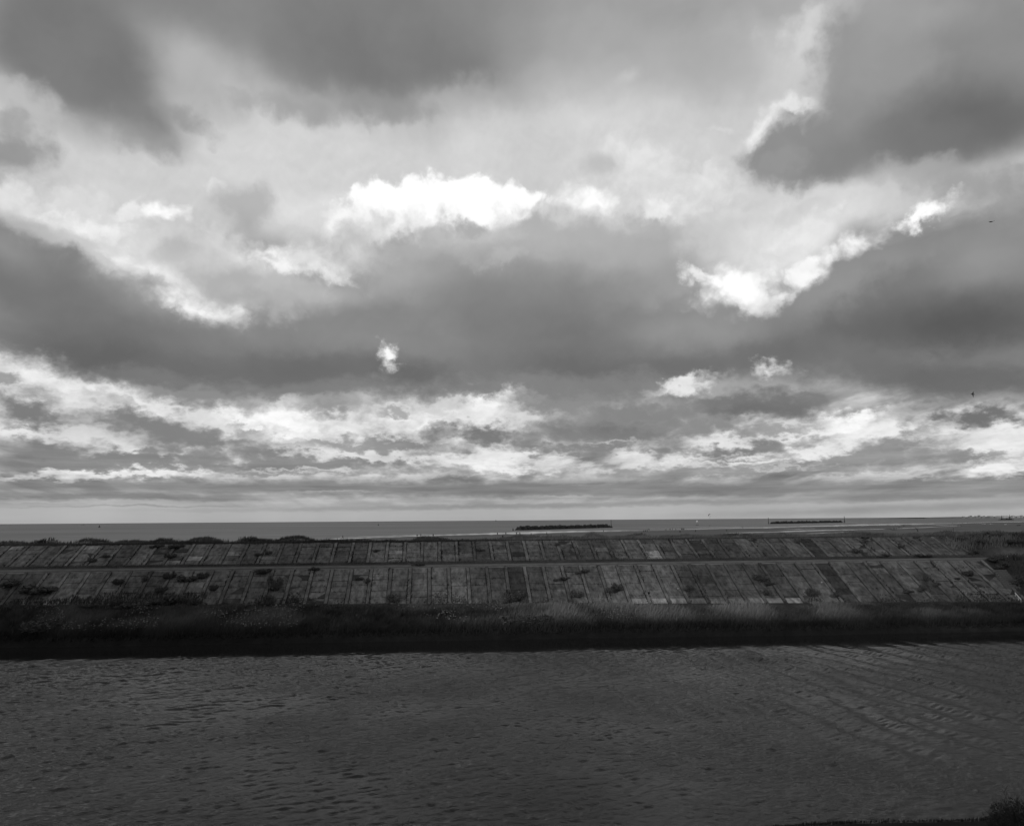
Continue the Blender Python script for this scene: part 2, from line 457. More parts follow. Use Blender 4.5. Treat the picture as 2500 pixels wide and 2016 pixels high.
def simple(name, v, rough=0.8, spec=0.3, var=0.25, scale=3.0):
    m, h, b = newmat(name)
    tcn = h.n('ShaderNodeTexCoord')
    f, _ = h.noise(tcn.outputs['Object'], scale, 4, 0.6)
    k = h.mr(f, 0.3, 0.7, v * (1 - var), v * (1 + var))
    h.put(b.inputs['Base Color'], h.xyz(k, k, k))
    b.inputs['Roughness'].default_value = rough
    b.inputs['Specular IOR Level'].default_value = spec
    return m


def fbm(x, y, seed=0, octaves=4, base=1.0, rough=0.5):
    """cheap value noise on arrays"""
    x = np.asarray(x, float); y = np.asarray(y, float)
    out = np.zeros(np.broadcast(x, y).shape); a = 1.0; tot = 0
    for o in range(octaves):
        fx = x * base * 2 ** o + seed * 17.3 + o * 5.1
        fy = y * base * 2 ** o + seed * 9.7 + o * 3.3
        ix, iy = np.floor(fx).astype(np.int64), np.floor(fy).astype(np.int64)
        tx, ty = fx - ix, fy - iy
        tx = tx * tx * (3 - 2 * tx); ty = ty * ty * (3 - 2 * ty)

        def hsh(i, j):
            n = (i * 374761393 + j * 668265263 + seed * 974711 + o * 1013) & 0xFFFFFFFF
            n = ((n ^ (n >> 13)) * 1274126177) & 0xFFFFFFFF
            return ((n ^ (n >> 16)) & 0xFFFF) / 65535.0
        v = (hsh(ix, iy) * (1 - tx) + hsh(ix + 1, iy) * tx) * (1 - ty) + (hsh(ix, iy + 1) * (1 - tx) + hsh(ix + 1, iy + 1) * tx) * ty
        out += a * v; tot += a; a *= rough
    return out / tot


def tone_mat(name, lo, hi, rough=0.85, transl=0.0):
    """leaf / blade material: each blade keeps the tone it was given"""
    m, h, b = newmat(name)
    at = h.n('ShaderNodeAttribute', attribute_name='tone')
    k = h.mr(at.outputs['Fac'], 0, 1, lo, hi)
    h.put(b.inputs['Base Color'], h.xyz(k, k, k))
    b.inputs['Roughness'].default_value = rough
    b.inputs['Specular IOR Level'].default_value = 0.15
    return m


# ================================================================== the ground, as a cross-section of the dyke
WATER_Z = 0.5
LOW_TOP_Y, UP_BOT_Y, UP_TOP_Y = 86.3, 91.0, 95.5
LOW_TOP_Z, UP_BOT_Z, UP_TOP_Z = 6.18, 6.60, 8.65
SLOPE_LO = 0.60
SLOPE_UP = (UP_TOP_Z - UP_BOT_Z) / (UP_TOP_Y - UP_BOT_Y)


def y_water(x):
    x = np.asarray(x, float)
    return 73.5 - 0.045 * x + (fbm(x, x * 0 + 3.3, 17, 4, 0.22) - .5) * 1.3
def y_toe(x): return 81.0 - 0.020 * np.asarray(x, float)


# dune crests seen above the wall: (pixel left, pixel right, pixel top)
DUNES = [(-60, 75, 1322), (84, 157, 1317), (160, 260, 1317), (268, 362, 1320), (364, 440, 1316), (455, 560, 1310), (560, 645, 1312),
         (655, 780, 1310.5), (980, 1110, 1310), (1160, 1206, 1312), (1225, 1330, 1307), (1340, 1400, 1307), (1408, 1492, 1301),
         (1515, 1612, 1301.5), (1640, 1730, 1302.5), (1765, 1812, 1300), (1880, 1930, 1301), (2020, 2100, 1296.5), (2070, 2150, 1298), (2180, 2260, 1301),
         (2290, 2345, 1298)]
DUNE_Y = 108.0
_dn = []
for a, b_, t in DUNES:
    pa, pb, pt = at_y(a, t, DUNE_Y), at_y(b_, t, DUNE_Y), at_y((a + b_) / 2, t, DUNE_Y)
    _dn.append(((pa.x + pb.x) / 2, (pb.x - pa.x) / 2, pt.z))


def ground_z(x, y):
    x = np.asarray(x, float); y = np.asarray(y, float)
    x, y = np.broadcast_arrays(x, y)
    yw, yt = y_water(x), y_toe(x)
    zt = LOW_TOP_Z - SLOPE_LO * (LOW_TOP_Y - yt)
    z = np.full(x.shape, -1.0)
    # canal bed, steep cut edge, grass bank
    z = np.where(y < yw, WATER_Z - (yw - y) * 0.8, z)
    edge = WATER_Z + 0.75
    m = (y >= yw) & (y < yw + 0.5)
    z = np.where(m, WATER_Z + (y - yw) / 0.5 * 0.75, z)
    t = np.clip((y - yw - 0.5) / (yt - yw - 0.5), 0, 1)
    m = (y >= yw + 0.5) & (y < yt)
    bump = (fbm(x, y, 3, 3, 0.35) - 0.5) * 0.6 * np.sin(np.pi * t)
    z = np.where(m, edge + (zt - edge) * (t ** 1.1) + bump, z)
    m = (y >= yt) & (y < LOW_TOP_Y)
    z = np.where(m, LOW_TOP_Z - SLOPE_LO * (LOW_TOP_Y - y), z)
    m = (y >= LOW_TOP_Y) & (y < UP_BOT_Y)
    z = np.where(m, LOW_TOP_Z + (y - LOW_TOP_Y) / (UP_BOT_Y - LOW_TOP_Y) * (UP_BOT_Z - LOW_TOP_Z), z)
    m = (y >= UP_BOT_Y) & (y < UP_TOP_Y)
    z = np.where(m, UP_BOT_Z + SLOPE_UP * (y - UP_BOT_Y), z)
    # crest and dunes
    m = y >= UP_TOP_Y
    zz = np.full(x.shape, 8.62) - 0.03 * np.clip(y - 97, 0, 20)
    for cx, w, zt_ in _dn:
        u = (x - cx) / (w * 1.05)
        v = (y - DUNE_Y - 0.5 * math.sin(cx * 3.1)) / 4.5
        rough = 0.45 + 0.95 * fbm(x, y, 9, 4, 0.75)
        prof = np.clip(1 - np.abs(u) ** 1.6, 0, 1) ** 0.9 * np.clip(1 - v ** 2, 0, 1) * np.minimum(rough, 1.08)
        zz = np.maximum(zz, 8.2 + (zt_ - (8.30 if cx < -4 else 8.45)) * prof)
    ridge = np.clip((x - 4) / 10, 0, 1) * np.clip((70 - x) / 6, 0, 1) * np.clip(1 - ((y - 106) / 6) ** 2, 0, 1)
    zz = np.maximum(zz, 8.3 + ridge * (0.05 + 0.62 * fbm(x, y, 12, 4, 0.2)))
    lridge = np.clip((-2 - x) / 8, 0, 1) * np.clip(1 - ((y - 107) / 5) ** 2, 0, 1)
    zz = np.maximum(zz, 8.25 + lridge * (0.0 + 0.66 * fbm(x, y, 14, 4, 0.3)))
    zz = zz + (fbm(x, y, 10, 4, 0.6) - 0.5) * 0.34 * np.clip((y - 98) / 4, 0, 1)
    zz = zz - np.clip((y - 113) / 22, 0, 1) ** 1.3 * 8.0
    z = np.where(m, zz, z)
    # right of the wall's end the ground is rougher
    r = np.clip((x - 66.5) / 5, 0, 1) * (y > yw + 1) * np.clip((120 - y) / 10, 0, 1)
    ter = np.clip(1 - np.abs(y - 90.5) / 2.2, 0, 1)
    z = z + r * (fbm(x, y, 21, 4, 0.25) - 0.4) * 1.3 * (1 - ter)
    return z


def hit(px, py):
    """where the line of sight through a pixel meets the ground"""
    d = ray(px, py)
    ys = np.arange(70, 112, 0.02)
    t = ys / d.y
    zs = CAM_Z + d.z * t
    g_ = ground_z(d.x * t, ys)
    i = np.argmax(zs <= g_)
    return Vector((d.x * t[i], ys[i], g_[i]))


gx = np.arange(-64, 104, 0.5)
gy = np.concatenate([np.arange(66, 72, 1.0), np.arange(72, 96, 0.3), np.arange(96, 116, 0.5), np.arange(116, 142, 2)])
GXX, GYY = np.meshgrid(gx, gy)
GZZ = ground_z(GXX, GYY)
nx, ny = len(gx), len(gy)
idx = np.arange(nx * ny).reshape(ny, nx)
quad = np.stack([idx[:-1, :-1], idx[:-1, 1:], idx[1:, 1:], idx[1:, :-1]], -1).reshape(-1, 4)
sandy = np.clip((GYY - 96.5) / 2, 0, 1) * 0.75 + np.clip((GXX - 67) / 3, 0, 1) * np.clip(1.3 - np.abs(GYY - 90.5) / 2.0, 0, 1)
sandy += 0.5 * np.clip((GXX - 67) / 3, 0, 1) * ((GYY < 84) & (GYY > 80.5))
sandy = np.clip(sandy, 0, 1)
mud = np.clip(1 - (GYY - y_water(GXX) - 0.4) / 0.5, 0, 1)

m_ground, h, b = newmat("soil_and_sand")
geo = h.n('ShaderNodeNewGeometry')
f1, _ = h.noise(geo.outputs['Position'], 1.1, 6, 0.65)
a_s = h.n('ShaderNodeAttribute', attribute_name='sand')
a_m = h.n('ShaderNodeAttribute', attribute_name='mud')
k = h.mix(a_s.outputs['Fac'], h.mr(f1, 0.3, 0.7, 0.022, 0.05), h.mr(f1, 0.3, 0.7, 0.085, 0.14))
k = h.mix(a_m.outputs['Fac'], k, h.mr(f1, 0.3, 0.7, 0.006, 0.013))
h.put(b.inputs['Base Color'], h.xyz(k, k, k))
b.inputs['Roughness'].default_value = 0.9
b.inputs['Specular IOR Level'].default_value = 0.1
bmp = h.n('ShaderNodeBump')
h.put(bmp.inputs['Height'], f1)
bmp.inputs['Strength'].default_value = 0.6
bmp.inputs['Distance'].default_value = 0.3
h.put(b.inputs['Normal'], bmp.outputs[0])
me = mesh_np("dyke_ground", np.stack([GXX, GYY, GZZ], -1).reshape(-1, 3), quad, m_ground, True,
             {'sand': sandy.ravel(), 'mud': mud.ravel()})
tag(link("ground", me), "grassy earth dyke and dunes between the canal and the beach", kind='structure')

# ------------------------------------------------------------------ canal water: a wind-wave surface
NXW, NYW = 1100, 560
LXW, LYW = 156.0, 54.0
X0W, Y0W = -66.0, 24.5
dxw, dyw = LXW / NXW, LYW / NYW
kx = np.fft.fftfreq(NXW, dxw) * 2 * np.pi
ky = np.fft.fftfreq(NYW, dyw) * 2 * np.pi
KX, KY = np.meshgrid(kx, ky)
KK = np.hypot(KX, KY) + 1e-9


def wind_field(kp, width, theta, spread, rms, seed):
    r = np.random.default_rng(seed)
    S = np.exp(-(np.log(KK / kp) / width) ** 2) / KK ** 1.0
    c = np.cos(np.arctan2(KY, KX) - theta)
    D = np.abs(c) ** spread * (c > 0)
    a = np.sqrt(S * D) * (r.normal(size=KK.shape) + 1j * r.normal(size=KK.shape))
    a[KK > np.pi / max(dxw, dyw) * 0.95] = 0
    hgt = np.fft.ifft2(a).real
    return hgt * rms / hgt.std()


WX = X0W + (np.arange(NXW) + 0.5) * dxw
WY = Y0W + (np.arange(NYW) + 0.5) * dyw
WXX, WYY = np.meshgrid(WX, WY)
chop = wind_field(7.5, 0.8, R(-62), 9, 0.0165, 1) + wind_field(13.0, 0.45, R(-104), 8, 0.007, 2)
# two long trains of ripples crossing at the sides, as the wind funnels round the dyke
right = wind_field(2.6, 0.28, R(187), 40, 0.058, 3) + wind_field(6.0, 0.35, R(200), 8, 0.009, 5)
left = wind_field(2.2, 0.32, R(-48), 30, 0.036, 4)


def blob(x, y, sx, sy): return np.exp(-((WXX - x) / sx) ** 2 - ((WYY - y) / sy) ** 2)


mr_ = np.clip(0.12 + blob(30, 55, 13, 15) + 0.7 * blob(22, 46, 9, 9) + 0.7 * blob(44, 66, 14, 8), 0, 1)
ml_ = np.clip(0.22 + blob(-22, 58, 12, 12) + 0.6 * blob(-8, 52, 9, 8), 0, 1)
gust = 0.55 + 0.9 * fbm(WXX, WYY, 31, 3, 0.08)
lee = 0.06 + 0.94 / (1 + np.exp((WYY - (y_water(WXX) - 7.2 + 2.2 * (fbm(WXX, WYY * 3, 41, 3, 0.12) - .5))) / 0.55))
WZ = WATER_Z + (chop * gust + right * mr_ + left * ml_) * lee
iw = np.arange(NXW * NYW).reshape(NYW, NXW)
qw = np.stack([iw[:-1, :-1], iw[:-1, 1:], iw[1:, 1:], iw[1:, :-1]], -1).reshape(-1, 4)
m_water, h, b = newmat("canal_water")
geo = h.n('ShaderNodeNewGeometry')
b.inputs['Base Color'].default_value = (0.012, 0.012, 0.012, 1)
b.inputs['Roughness'].default_value = 0.06
b.inputs['IOR'].default_value = 1.333
b.inputs['Specular IOR Level'].default_value = 0.28
al_ = h.n('ShaderNodeAttribute', attribute_name='lee')
mp = h.n('ShaderNodeMapping')
NTm = m_water.node_tree
NTm.links.new(geo.outputs['Position'], mp.inputs['Vector'])
mp.inputs['Scale'].default_value = (1.0, 1.7, 1.0)
mp.inputs['Rotation'].default_value = (0, 0, R(12))
f1, _ = h.noise(mp.outputs[0], 5.0, 4, 0.6)
bmp = h.n('ShaderNodeBump')
h.put(bmp.inputs['Height'], f1)
gf, _ = h.noise(geo.outputs['Position'], 0.09, 4, 0.55)
h.put(bmp.inputs['Strength'], h.m('MULTIPLY', h.mr(al_.outputs['Fac'], 0, 1, 0.05, 1.0), h.mr(gf, 0.36, 0.64, 0.35, 1.15, True)))
bmp.inputs['Distance'].default_value = 0.05
h.put(b.inputs['Normal'], bmp.outputs[0])
me = mesh_np("canal_water", np.stack([WXX, WYY, WZ], -1).reshape(-1, 3), qw, m_water, True, {'lee': lee.ravel()})
tag(link("canal_water", me), "dark rippled canal water along the foot of the dyke", kind='structure')

# ------------------------------------------------------------------ sea, beach
m_sea, h, b = newmat("sea_water")
geo = h.n('ShaderNodeNewGeometry')
f1, _ = h.noise(h.vm('MULTIPLY', geo.outputs['Position'], (0.012, 0.05, 1)), 1.0, 6, 0.6)
f2, _ = h.noise(h.vm('MULTIPLY', geo.outputs['Position'], (0.0016, 0.004, 1)), 1.0, 4, 0.55)
b.inputs['Base Color'].default_value = (0.115, 0.115, 0.115, 1)
h.put(b.inputs['Roughness'], h.mr(h.m('ADD', f1, f2), 0.7, 1.3, 0.42, 0.62))
b.inputs['IOR'].default_value = 1.333
bmp = h.n('ShaderNodeBump')
h.put(bmp.inputs['Height'], f1)
bmp.inputs['Strength'].default_value = 0.5
bmp.inputs['Distance'].default_value = 0.8
h.put(b.inputs['Normal'], bmp.outputs[0])
S = 45000.0
me = mesh_np("sea", [(-S, 118, 0.30), (S, 118, 0.30), (S, S, 0.30), (-S, S, 0.30)], [(0, 1, 2, 3)], m_sea)
tag(link("sea", me), "grey open sea out to the horizon", kind='structure')

SHORE = [(560, 1324), (700, 1319), (800, 1316), (1000, 1309.5), (1200, 1304.8), (1400, 1300.5), (1550, 1296.5), (1700, 1293.5), (1850, 1289.5),
         (1960, 1286.5), (2050, 1284.5), (2150, 1282), (2250, 1280), (2350, 1277.5), (2450, 1275), (2560, 1273.5), (2700, 1271.5), (2900, 1269)]
m_sand, h, b = newmat("wet_sand")
geo = h.n('ShaderNodeNewGeometry')
f1, _ = h.noise(h.vm('MULTIPLY', geo.outputs['Position'], (0.02, 0.10, 1)), 1.0, 6, 0.6)
f2, _ = h.noise(h.vm('MULTIPLY', geo.outputs['Position'], (0.004, 0.012, 1)), 1.0, 3, 0.5)
k = h.mr(h.m('ADD', f1, f2), 0.7, 1.3, 0.075, 0.130)
h.put(b.inputs['Base Color'], h.xyz(k, k, k))
b.inputs['Roughness'].default_value = 0.85
b.inputs['Specular IOR Level'].default_value = 0.12


def strip(name, top, bot, z, mat, n=6):
    """flat sheet on the beach between two pixel polylines of equal length"""
    vs, fs = [], []
    for (p, q) in zip(top, bot):
        vs += [tuple(at_z(q[0], q[1], z)), tuple(at_z(p[0], p[1], z))]
    for i in range(len(top) - 1):
        fs.append((2 * i, 2 * i + 2, 2 * i + 3, 2 * i + 1))
    me = mesh_np(name, vs, fs, mat)
    return link(name, me)


bv, bf = [], []
for (x, y) in SHORE:
    p = at_z(x, y, 0.32)
    q = at_z(x, 1345, 0.6)
    s = 132.0 / q.y
    bv += [(q.x * s, 132.0, 0.9), tuple(p)]
bv[0] = (-60, 132, 0.9); bv[1] = (bv[1][0] - 60, bv[1][1] - 130, 0.29)
bv[-2] = (900, 132, 0.9)
for i in range(len(SHORE) - 1):
    bf.append((2 * i, 2 * i + 2, 2 * i + 3, 2 * i + 1))
tag(link("beach", mesh_np("beach", bv, bf, m_sand)), "wide flat wet sand beach at low tide", kind='structure')

m_film, h, b = newmat("shallow_water")
geo = h.n('ShaderNodeNewGeometry')
f1, _ = h.noise(h.vm('MULTIPLY', geo.outputs['Position'], (0.05, 0.3, 1)), 1.0, 4, 0.6)
b.inputs['Base Color'].default_value = (0.08, 0.08, 0.08, 1)
h.put(b.inputs['Roughness'], h.mr(f1, 0.3, 0.7, 0.06, 0.22))
b.inputs['IOR'].default_value = 1.333
m_foam, h, b = newmat("sea_foam")
geo = h.n('ShaderNodeNewGeometry')
f1, _ = h.noise(h.vm('MULTIPLY', geo.outputs['Position'], (0.04, 0.12, 1)), 1.0, 5, 0.65)
k = h.mr(f1, 0.35, 0.65, 0.25, 0.85, True)
h.put(b.inputs['Base Color'], h.xyz(k, k, k))
b.inputs['Roughness'].default_value = 0.6


def band(name, pts, mat, z, label):
    """pts: (x, y, thickness px); drawn thin at both ends, with a wandering edge"""
    top, bot = [], []
    r = random.Random(len(pts) * 7 + int(pts[0][0]))
    for i in range(len(pts) - 1):
        (x0, y0, t0), (x1, y1, t1) = pts[i], pts[i + 1]
        n = max(3, int(abs(x1 - x0) / 9))
        for j in range(n + (i == len(pts) - 2)):
            u = j / n
            x, y, t = x0 + (x1 - x0) * u, y0 + (y1 - y0) * u, t0 + (t1 - t0) * u
            t *= 0.6 + 0.8 * r.random()
            y += (r.random() - .5) * 0.5
            top.append((x, y - t / 2)); bot.append((x, y + t / 2))
    o = strip(name, top, bot, z, mat)
    tag(o, label, kind='structure')
    return o


SURF = [
    [(690, 1320.5, .6), (786, 1316.6, 1.2), (900, 1312, 1.6), (1006, 1308.2, 1.8), (1130, 1304.6, 2.4), (1200, 1302.5, 4.2), (1290, 1300.5, 4.4), (1350, 1298.3, 3.2), (1410, 1297, 2.4), (1480, 1295.5, 1.6), (1560, 1294.5, .6)],
    [(830, 1310.5, .5), (900, 1309, 1.0), (1000, 1306, .8), (1060, 1304, .5)],
]
for i, p in enumerate(SURF):
    band("surf", p, m_foam, 0.36 + 0.01 * i, "pale line of breaking surf along the beach")
FILM = [
    [(1560, 1293.5, .8), (1700, 1291, 1.6), (1800, 1288.5, 2.2), (1870, 1288, 3.0), (1960, 1284.8, 2.0), (2060, 1282.5, 3.0), (2150, 1280.2, 3.4), (2240, 1278.8, 2.6), (2330, 1277.5, 1.2), (2420, 1274.8, .8), (2560, 1272.2, .8)],
    [(1770, 1301, .4), (1790, 1300.2, 1.2), (1880, 1298.6, 1.6), (1920, 1296.8, 3.0), (2000, 1294.6, 2.2), (2090, 1292.5, 1.2), (2190, 1290.4, .6)],
    [(1970, 1302.6, .4), (1990, 1301.8, 1.2), (2028, 1300, .8), (2060, 1298.8, .5)],
    [(1900, 1289.5, .5), (1940, 1291.2, 1.4), (1990, 1290.2, .6)],
    [(2140, 1292.2, 1.0), (2221, 1288.6, 1.2), (2300, 1285, .9), (2345, 1283.4, .6)],
    [(2225, 1282.3, .4), (2300, 1281.2, .8), (2345, 1280.4, .4)],
    [(2396, 1279.0, .3), (2409, 1278.6, 1.2), (2424, 1278.5, .3)],
    [(1540, 1290.2, .3), (1640, 1288.6, .8), (1760, 1286.8, .9), (1850, 1285.5, .4)],
    [(2050, 1298.6, .3), (2068, 1298.2, .9), (2086, 1297.9, .3)],
]
for i, p in enumerate(FILM):
    band("tide_pool", p, m_film, 0.62 if i else 0.50, "shallow water shining on the flat beach")

# ------------------------------------------------------------------ near bank at the photographer's foot
m_near = simple("near_bank_soil", 0.016, 0.95, 0.05, 0.5, 0.8)
edge = [(900, 2150), (1250, 2090), (1500, 2055), (1700, 2034), (1900, 2020), (2000, 2014), (2100, 2009), (2300, 2006), (2420, 2003), (2500, 1992), (2700, 1985)]
nv, nf_ = [], []
for i, (x, y) in enumerate(edge):
    p = at_z(x, y, 1.3)
    q = (p.x * 1.02, p.y + 1.3, -0.6)
    s = (p.x * 0.6, 14.0, 1.6)
    nv += [q, tuple(p), s]
for i in range(len(edge) - 1):
    a0 = 3 * i
    nf_ += [(a0, a0 + 1, a0 + 4, a0 + 3), (a0 + 1, a0 + 2, a0 + 5, a0 + 4)]
tag(link("near_bank", mesh_np("near_bank", nv, nf_, m_near, True)), "dark grassy near bank of the canal", kind='structure')

# ================================================================== concrete slope paving
m_conc, h, b = newmat("weathered_concrete")
oi = h.n('ShaderNodeObjectInfo')
geo = h.n('ShaderNodeNewGeometry')
f1, _ = h.noise(h.vm('MULTIPLY', geo.outputs['Position'], (1, 0.45, 0.45)), 2.4, 6, 0.65)
f2, _ = h.noise(h.vm('MULTIPLY', geo.outputs['Position'], (1, 0.3, 0.3)), 0.23, 3, 0.55)
f3, _ = h.noise(h.vm('MULTIPLY', geo.outputs['Position'], (6, 0.8, 0.8)), 2.0, 3, 0.6)
k = h.m('MULTIPLY', h.mr(f1, 0.30, 0.70, 0.36, 1.55), h.mr(f2, 0.34, 0.66, 0.58, 1.25))
k = h.m('MULTIPLY', k, h.mr(f3, 0.35, 0.7, 1.06, 0.86))
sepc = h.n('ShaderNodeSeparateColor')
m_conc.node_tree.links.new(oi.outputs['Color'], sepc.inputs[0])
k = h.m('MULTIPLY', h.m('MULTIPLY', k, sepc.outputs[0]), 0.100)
h.put(b.inputs['Base Color'], h.xyz(k, k, k))
b.inputs['Roughness'].default_value = 0.9
b.inputs['Specular IOR Level'].default_value = 0.12
bmp = h.n('ShaderNodeBump')
h.put(bmp.inputs['Height'], f1)
bmp.inputs['Strength'].default_value = 0.5
bmp.inputs['Distance'].default_value = 0.04
h.put(b.inputs['Normal'], bmp.outputs[0])


def slab_mesh(name, w, l, t, seed):
    """a cast slab lying on XY, its corners worn"""
    r = random.Random(seed)
    bm = bmesh.new()
    vs = box(bm, -w / 2, w / 2, -l / 2, l / 2, -t, 0)
    bmesh.ops.bevel(bm, geom=[e for e in bm.edges if all(v.co.z > -1e-4 for v in e.verts)], offset=0.02, segments=1, affect='EDGES')
    for v in bm.verts:
        v.co.x += r.uniform(-.012, .012); v.co.y += r.uniform(-.014, .014); v.co.z += r.uniform(-.006, .006)
    me = bpy.data.meshes.new(name)
    bm.to_mesh(me); bm.free()
    me.materials.append(m_conc)
    return me


def revet(name, label, x_end, n_bays, sp, y_of_bot, y_top, z_top, slope, rows, stuff_bays, tones, seed):
    root = thing(name, (0, 0, 0), label, "sea wall")
    r = random.Random(seed)
    ang = math.atan(slope)
    rib_w = 0.32
    joined = bmesh.new()
    meshes = {}
    for i in range(n_bays + 1):
        x = x_end - i * sp
        yb = float(y_of_bot(x))
        L = (y_top - yb) / math.cos(ang)
        # rib
        key = ('rib', round(L, 1))
        if key not in meshes:
            meshes[key] = slab_mesh("rib", rib_w, round(L, 1) + 0.1, 0.3, 5)
        o = link("rib", meshes[key], root)
        ym = (y_top + yb) / 2
        o.location = (x, ym - 0.10 * math.sin(ang), z_top - slope * (y_top - ym) + 0.10)
        o.rotation_euler = (ang, 0, r.uniform(-.004, .004))
        v = r.uniform(.86, 1.2)
        o.color = (v, v, v, 1)
        if i == n_bays: break
        xc = x - sp / 2
        w = sp - rib_w - 0.13
        cuts = np.cumsum(np.array([1.0 + r.uniform(-.16, .16) for _ in range(rows)]))
        cuts = np.concatenate([[0], cuts / cuts[-1]]) * L
        sink = r.gauss(0, .014)
        for j in range(rows):
            l = L / rows
            key = (j % 3, (i + j) % 2, round(l, 2))
            if key not in meshes:
                meshes[key] = slab_mesh("slab", w, l - 0.035 - 0.02 * (j % 2), 0.16, len(meshes) + seed)
            s = (cuts[j] + cuts[j + 1]) / 2          # distance down the slope
            loc = Vector((xc + r.uniform(-.012, .012), y_top - s * math.cos(ang), z_top - s * math.sin(ang) + 0.035 + sink + r.uniform(-.022, .026)))
            rot = Euler((ang + r.uniform(-.018, .018), r.uniform(-.018, .018), r.uniform(-.010, .010)))
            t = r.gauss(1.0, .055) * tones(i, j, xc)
            if i in stuff_bays:
                M = Matrix.Translation(loc) @ rot.to_matrix().to_4x4()
                k0 = len(joined.verts)
                joined.from_mesh(meshes[key])
                joined.verts.ensure_lookup_table()
                bmesh.ops.transform(joined, matrix=M, verts=joined.verts[k0:])
                continue
            o = link("slab", meshes[key], root)
            o.location = loc
            o.rotation_euler = rot
            o.scale = (1, (cuts[j + 1] - cuts[j]) / l, 1)
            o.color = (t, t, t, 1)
    if len(joined.verts):
        me = bpy.data.meshes.new("paving")
        joined.to_mesh(me)
        me.materials.append(m_conc)
        o = link("paving", me, root)
        o.color = (.8, .8, .8, 1)
        o['kind'] = 'stuff'
    joined.free()
    return root


def xof(px, py, y): return at_y(px, py, y).x


BAY_TONE_LO = np.ones(80)
BAY_TONE_UP = np.ones(80)
LO_END, LO_SP, LO_N = 63.03, 2.035, 54
UP_END, UP_SP, UP_N = 65.3, 2.007, 57


def bay(px, py, y, end, sp): return int((end - xof(px, py, y)) / sp)


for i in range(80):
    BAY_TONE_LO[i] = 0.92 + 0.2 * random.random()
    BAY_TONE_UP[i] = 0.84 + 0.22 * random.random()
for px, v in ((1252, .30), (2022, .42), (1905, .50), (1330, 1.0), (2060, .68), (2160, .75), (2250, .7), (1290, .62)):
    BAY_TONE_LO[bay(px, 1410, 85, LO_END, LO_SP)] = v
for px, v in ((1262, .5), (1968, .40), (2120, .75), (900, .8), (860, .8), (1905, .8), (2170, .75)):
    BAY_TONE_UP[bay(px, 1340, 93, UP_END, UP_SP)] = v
SPEC_UP = {}
for px, py, v in ((470, 1362, 2.1), (409, 1377, 1.9), (20, 1338, 1.7), (230, 1335, 1.6), (555, 1352, 1.5), (1140, 1360, 1.5), (1592, 1351, 2.0), (1612, 1360, 2.1), (1463, 1340, 1.6), (1710, 1324, 1.4), (950, 1346, 1.6)):
    p = hit(px, py)
    SPEC_UP[(int((UP_END - p.x) / UP_SP), int((95.5 - p.y) / 4.5 * 5))] = v


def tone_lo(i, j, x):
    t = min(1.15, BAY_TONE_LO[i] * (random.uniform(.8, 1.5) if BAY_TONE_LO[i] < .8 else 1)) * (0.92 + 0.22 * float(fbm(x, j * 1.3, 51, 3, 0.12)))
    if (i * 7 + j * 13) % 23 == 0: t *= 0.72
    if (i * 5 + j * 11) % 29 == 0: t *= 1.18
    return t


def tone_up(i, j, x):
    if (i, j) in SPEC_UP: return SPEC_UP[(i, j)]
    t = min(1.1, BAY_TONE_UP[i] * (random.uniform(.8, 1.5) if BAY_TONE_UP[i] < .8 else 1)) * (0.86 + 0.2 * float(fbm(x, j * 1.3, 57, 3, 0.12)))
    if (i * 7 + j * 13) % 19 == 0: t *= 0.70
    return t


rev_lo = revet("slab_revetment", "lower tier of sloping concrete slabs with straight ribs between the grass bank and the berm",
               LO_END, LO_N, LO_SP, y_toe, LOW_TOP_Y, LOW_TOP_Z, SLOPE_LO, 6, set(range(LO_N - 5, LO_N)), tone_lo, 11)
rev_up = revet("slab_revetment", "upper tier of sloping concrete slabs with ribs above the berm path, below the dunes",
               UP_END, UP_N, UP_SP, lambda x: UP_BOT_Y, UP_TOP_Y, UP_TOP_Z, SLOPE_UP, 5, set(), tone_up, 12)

# fresh pale toe course under part of the lower tier
ang = math.atan(SLOPE_LO)
me_toe = slab_mesh("toe_block", LO_SP - 0.45, 0.85, 0.2, 77)
xa, xb = xof(1552, 1457, 80.3), xof(1958, 1455, 80.3)
for i in range(LO_N):
    x = LO_END - (i + .5) * LO_SP
    if xa - 0.4 < x < xb + 0.4:
        yb = float(y_toe(x))
        o = link("toe_block", me_toe, rev_lo)
        s = -0.18
        o.location = (x, yb - s * math.cos(ang) + .05, LOW_TOP_Z - SLOPE_LO * (LOW_TOP_Y - yb) - s * math.sin(ang) + 0.11)
        o.rotation_euler = (ang, 0, 0)
        v = 2.0 + random.uniform(-.25, .25)
        o.color = (v, v, v, 1)
        o['label'] = "pale fresh concrete toe block"

# berm footpath, and the kerb along the crest
m_path = simple("path_concrete", 0.10, 0.9, 0.1, 0.25, 1.2)


def ribbon(name, y0, y1, dz, x0, x1, mat, label, wob=0.0, step=1.0, th=0.06):
    xs = np.arange(x0, x1, step)
    w0 = (fbm(xs, xs * 0, 61, 3, 0.3) - .5) * wob
    w1 = (fbm(xs, xs * 0, 62, 3, 0.3) - .5) * wob
    ya, yb = y0 + w0, y1 + w1
    za, zb = ground_z(xs, ya) + dz, ground_z(xs, yb) + dz
    V = np.concatenate([np.stack([xs, ya, za], -1), np.stack([xs, yb, zb], -1), np.stack([xs, ya, za - th - dz], -1)])
    n = len(xs); i = np.arange(n - 1)
    F_ = np.concatenate([np.stack([i, i + 1, n + i + 1, n + i], -1), np.stack([2 * n + i, 2 * n + i + 1, i + 1, i], -1)])
    return tag(link(name, mesh_np(name, V, F_, mat)), label, kind='structure')


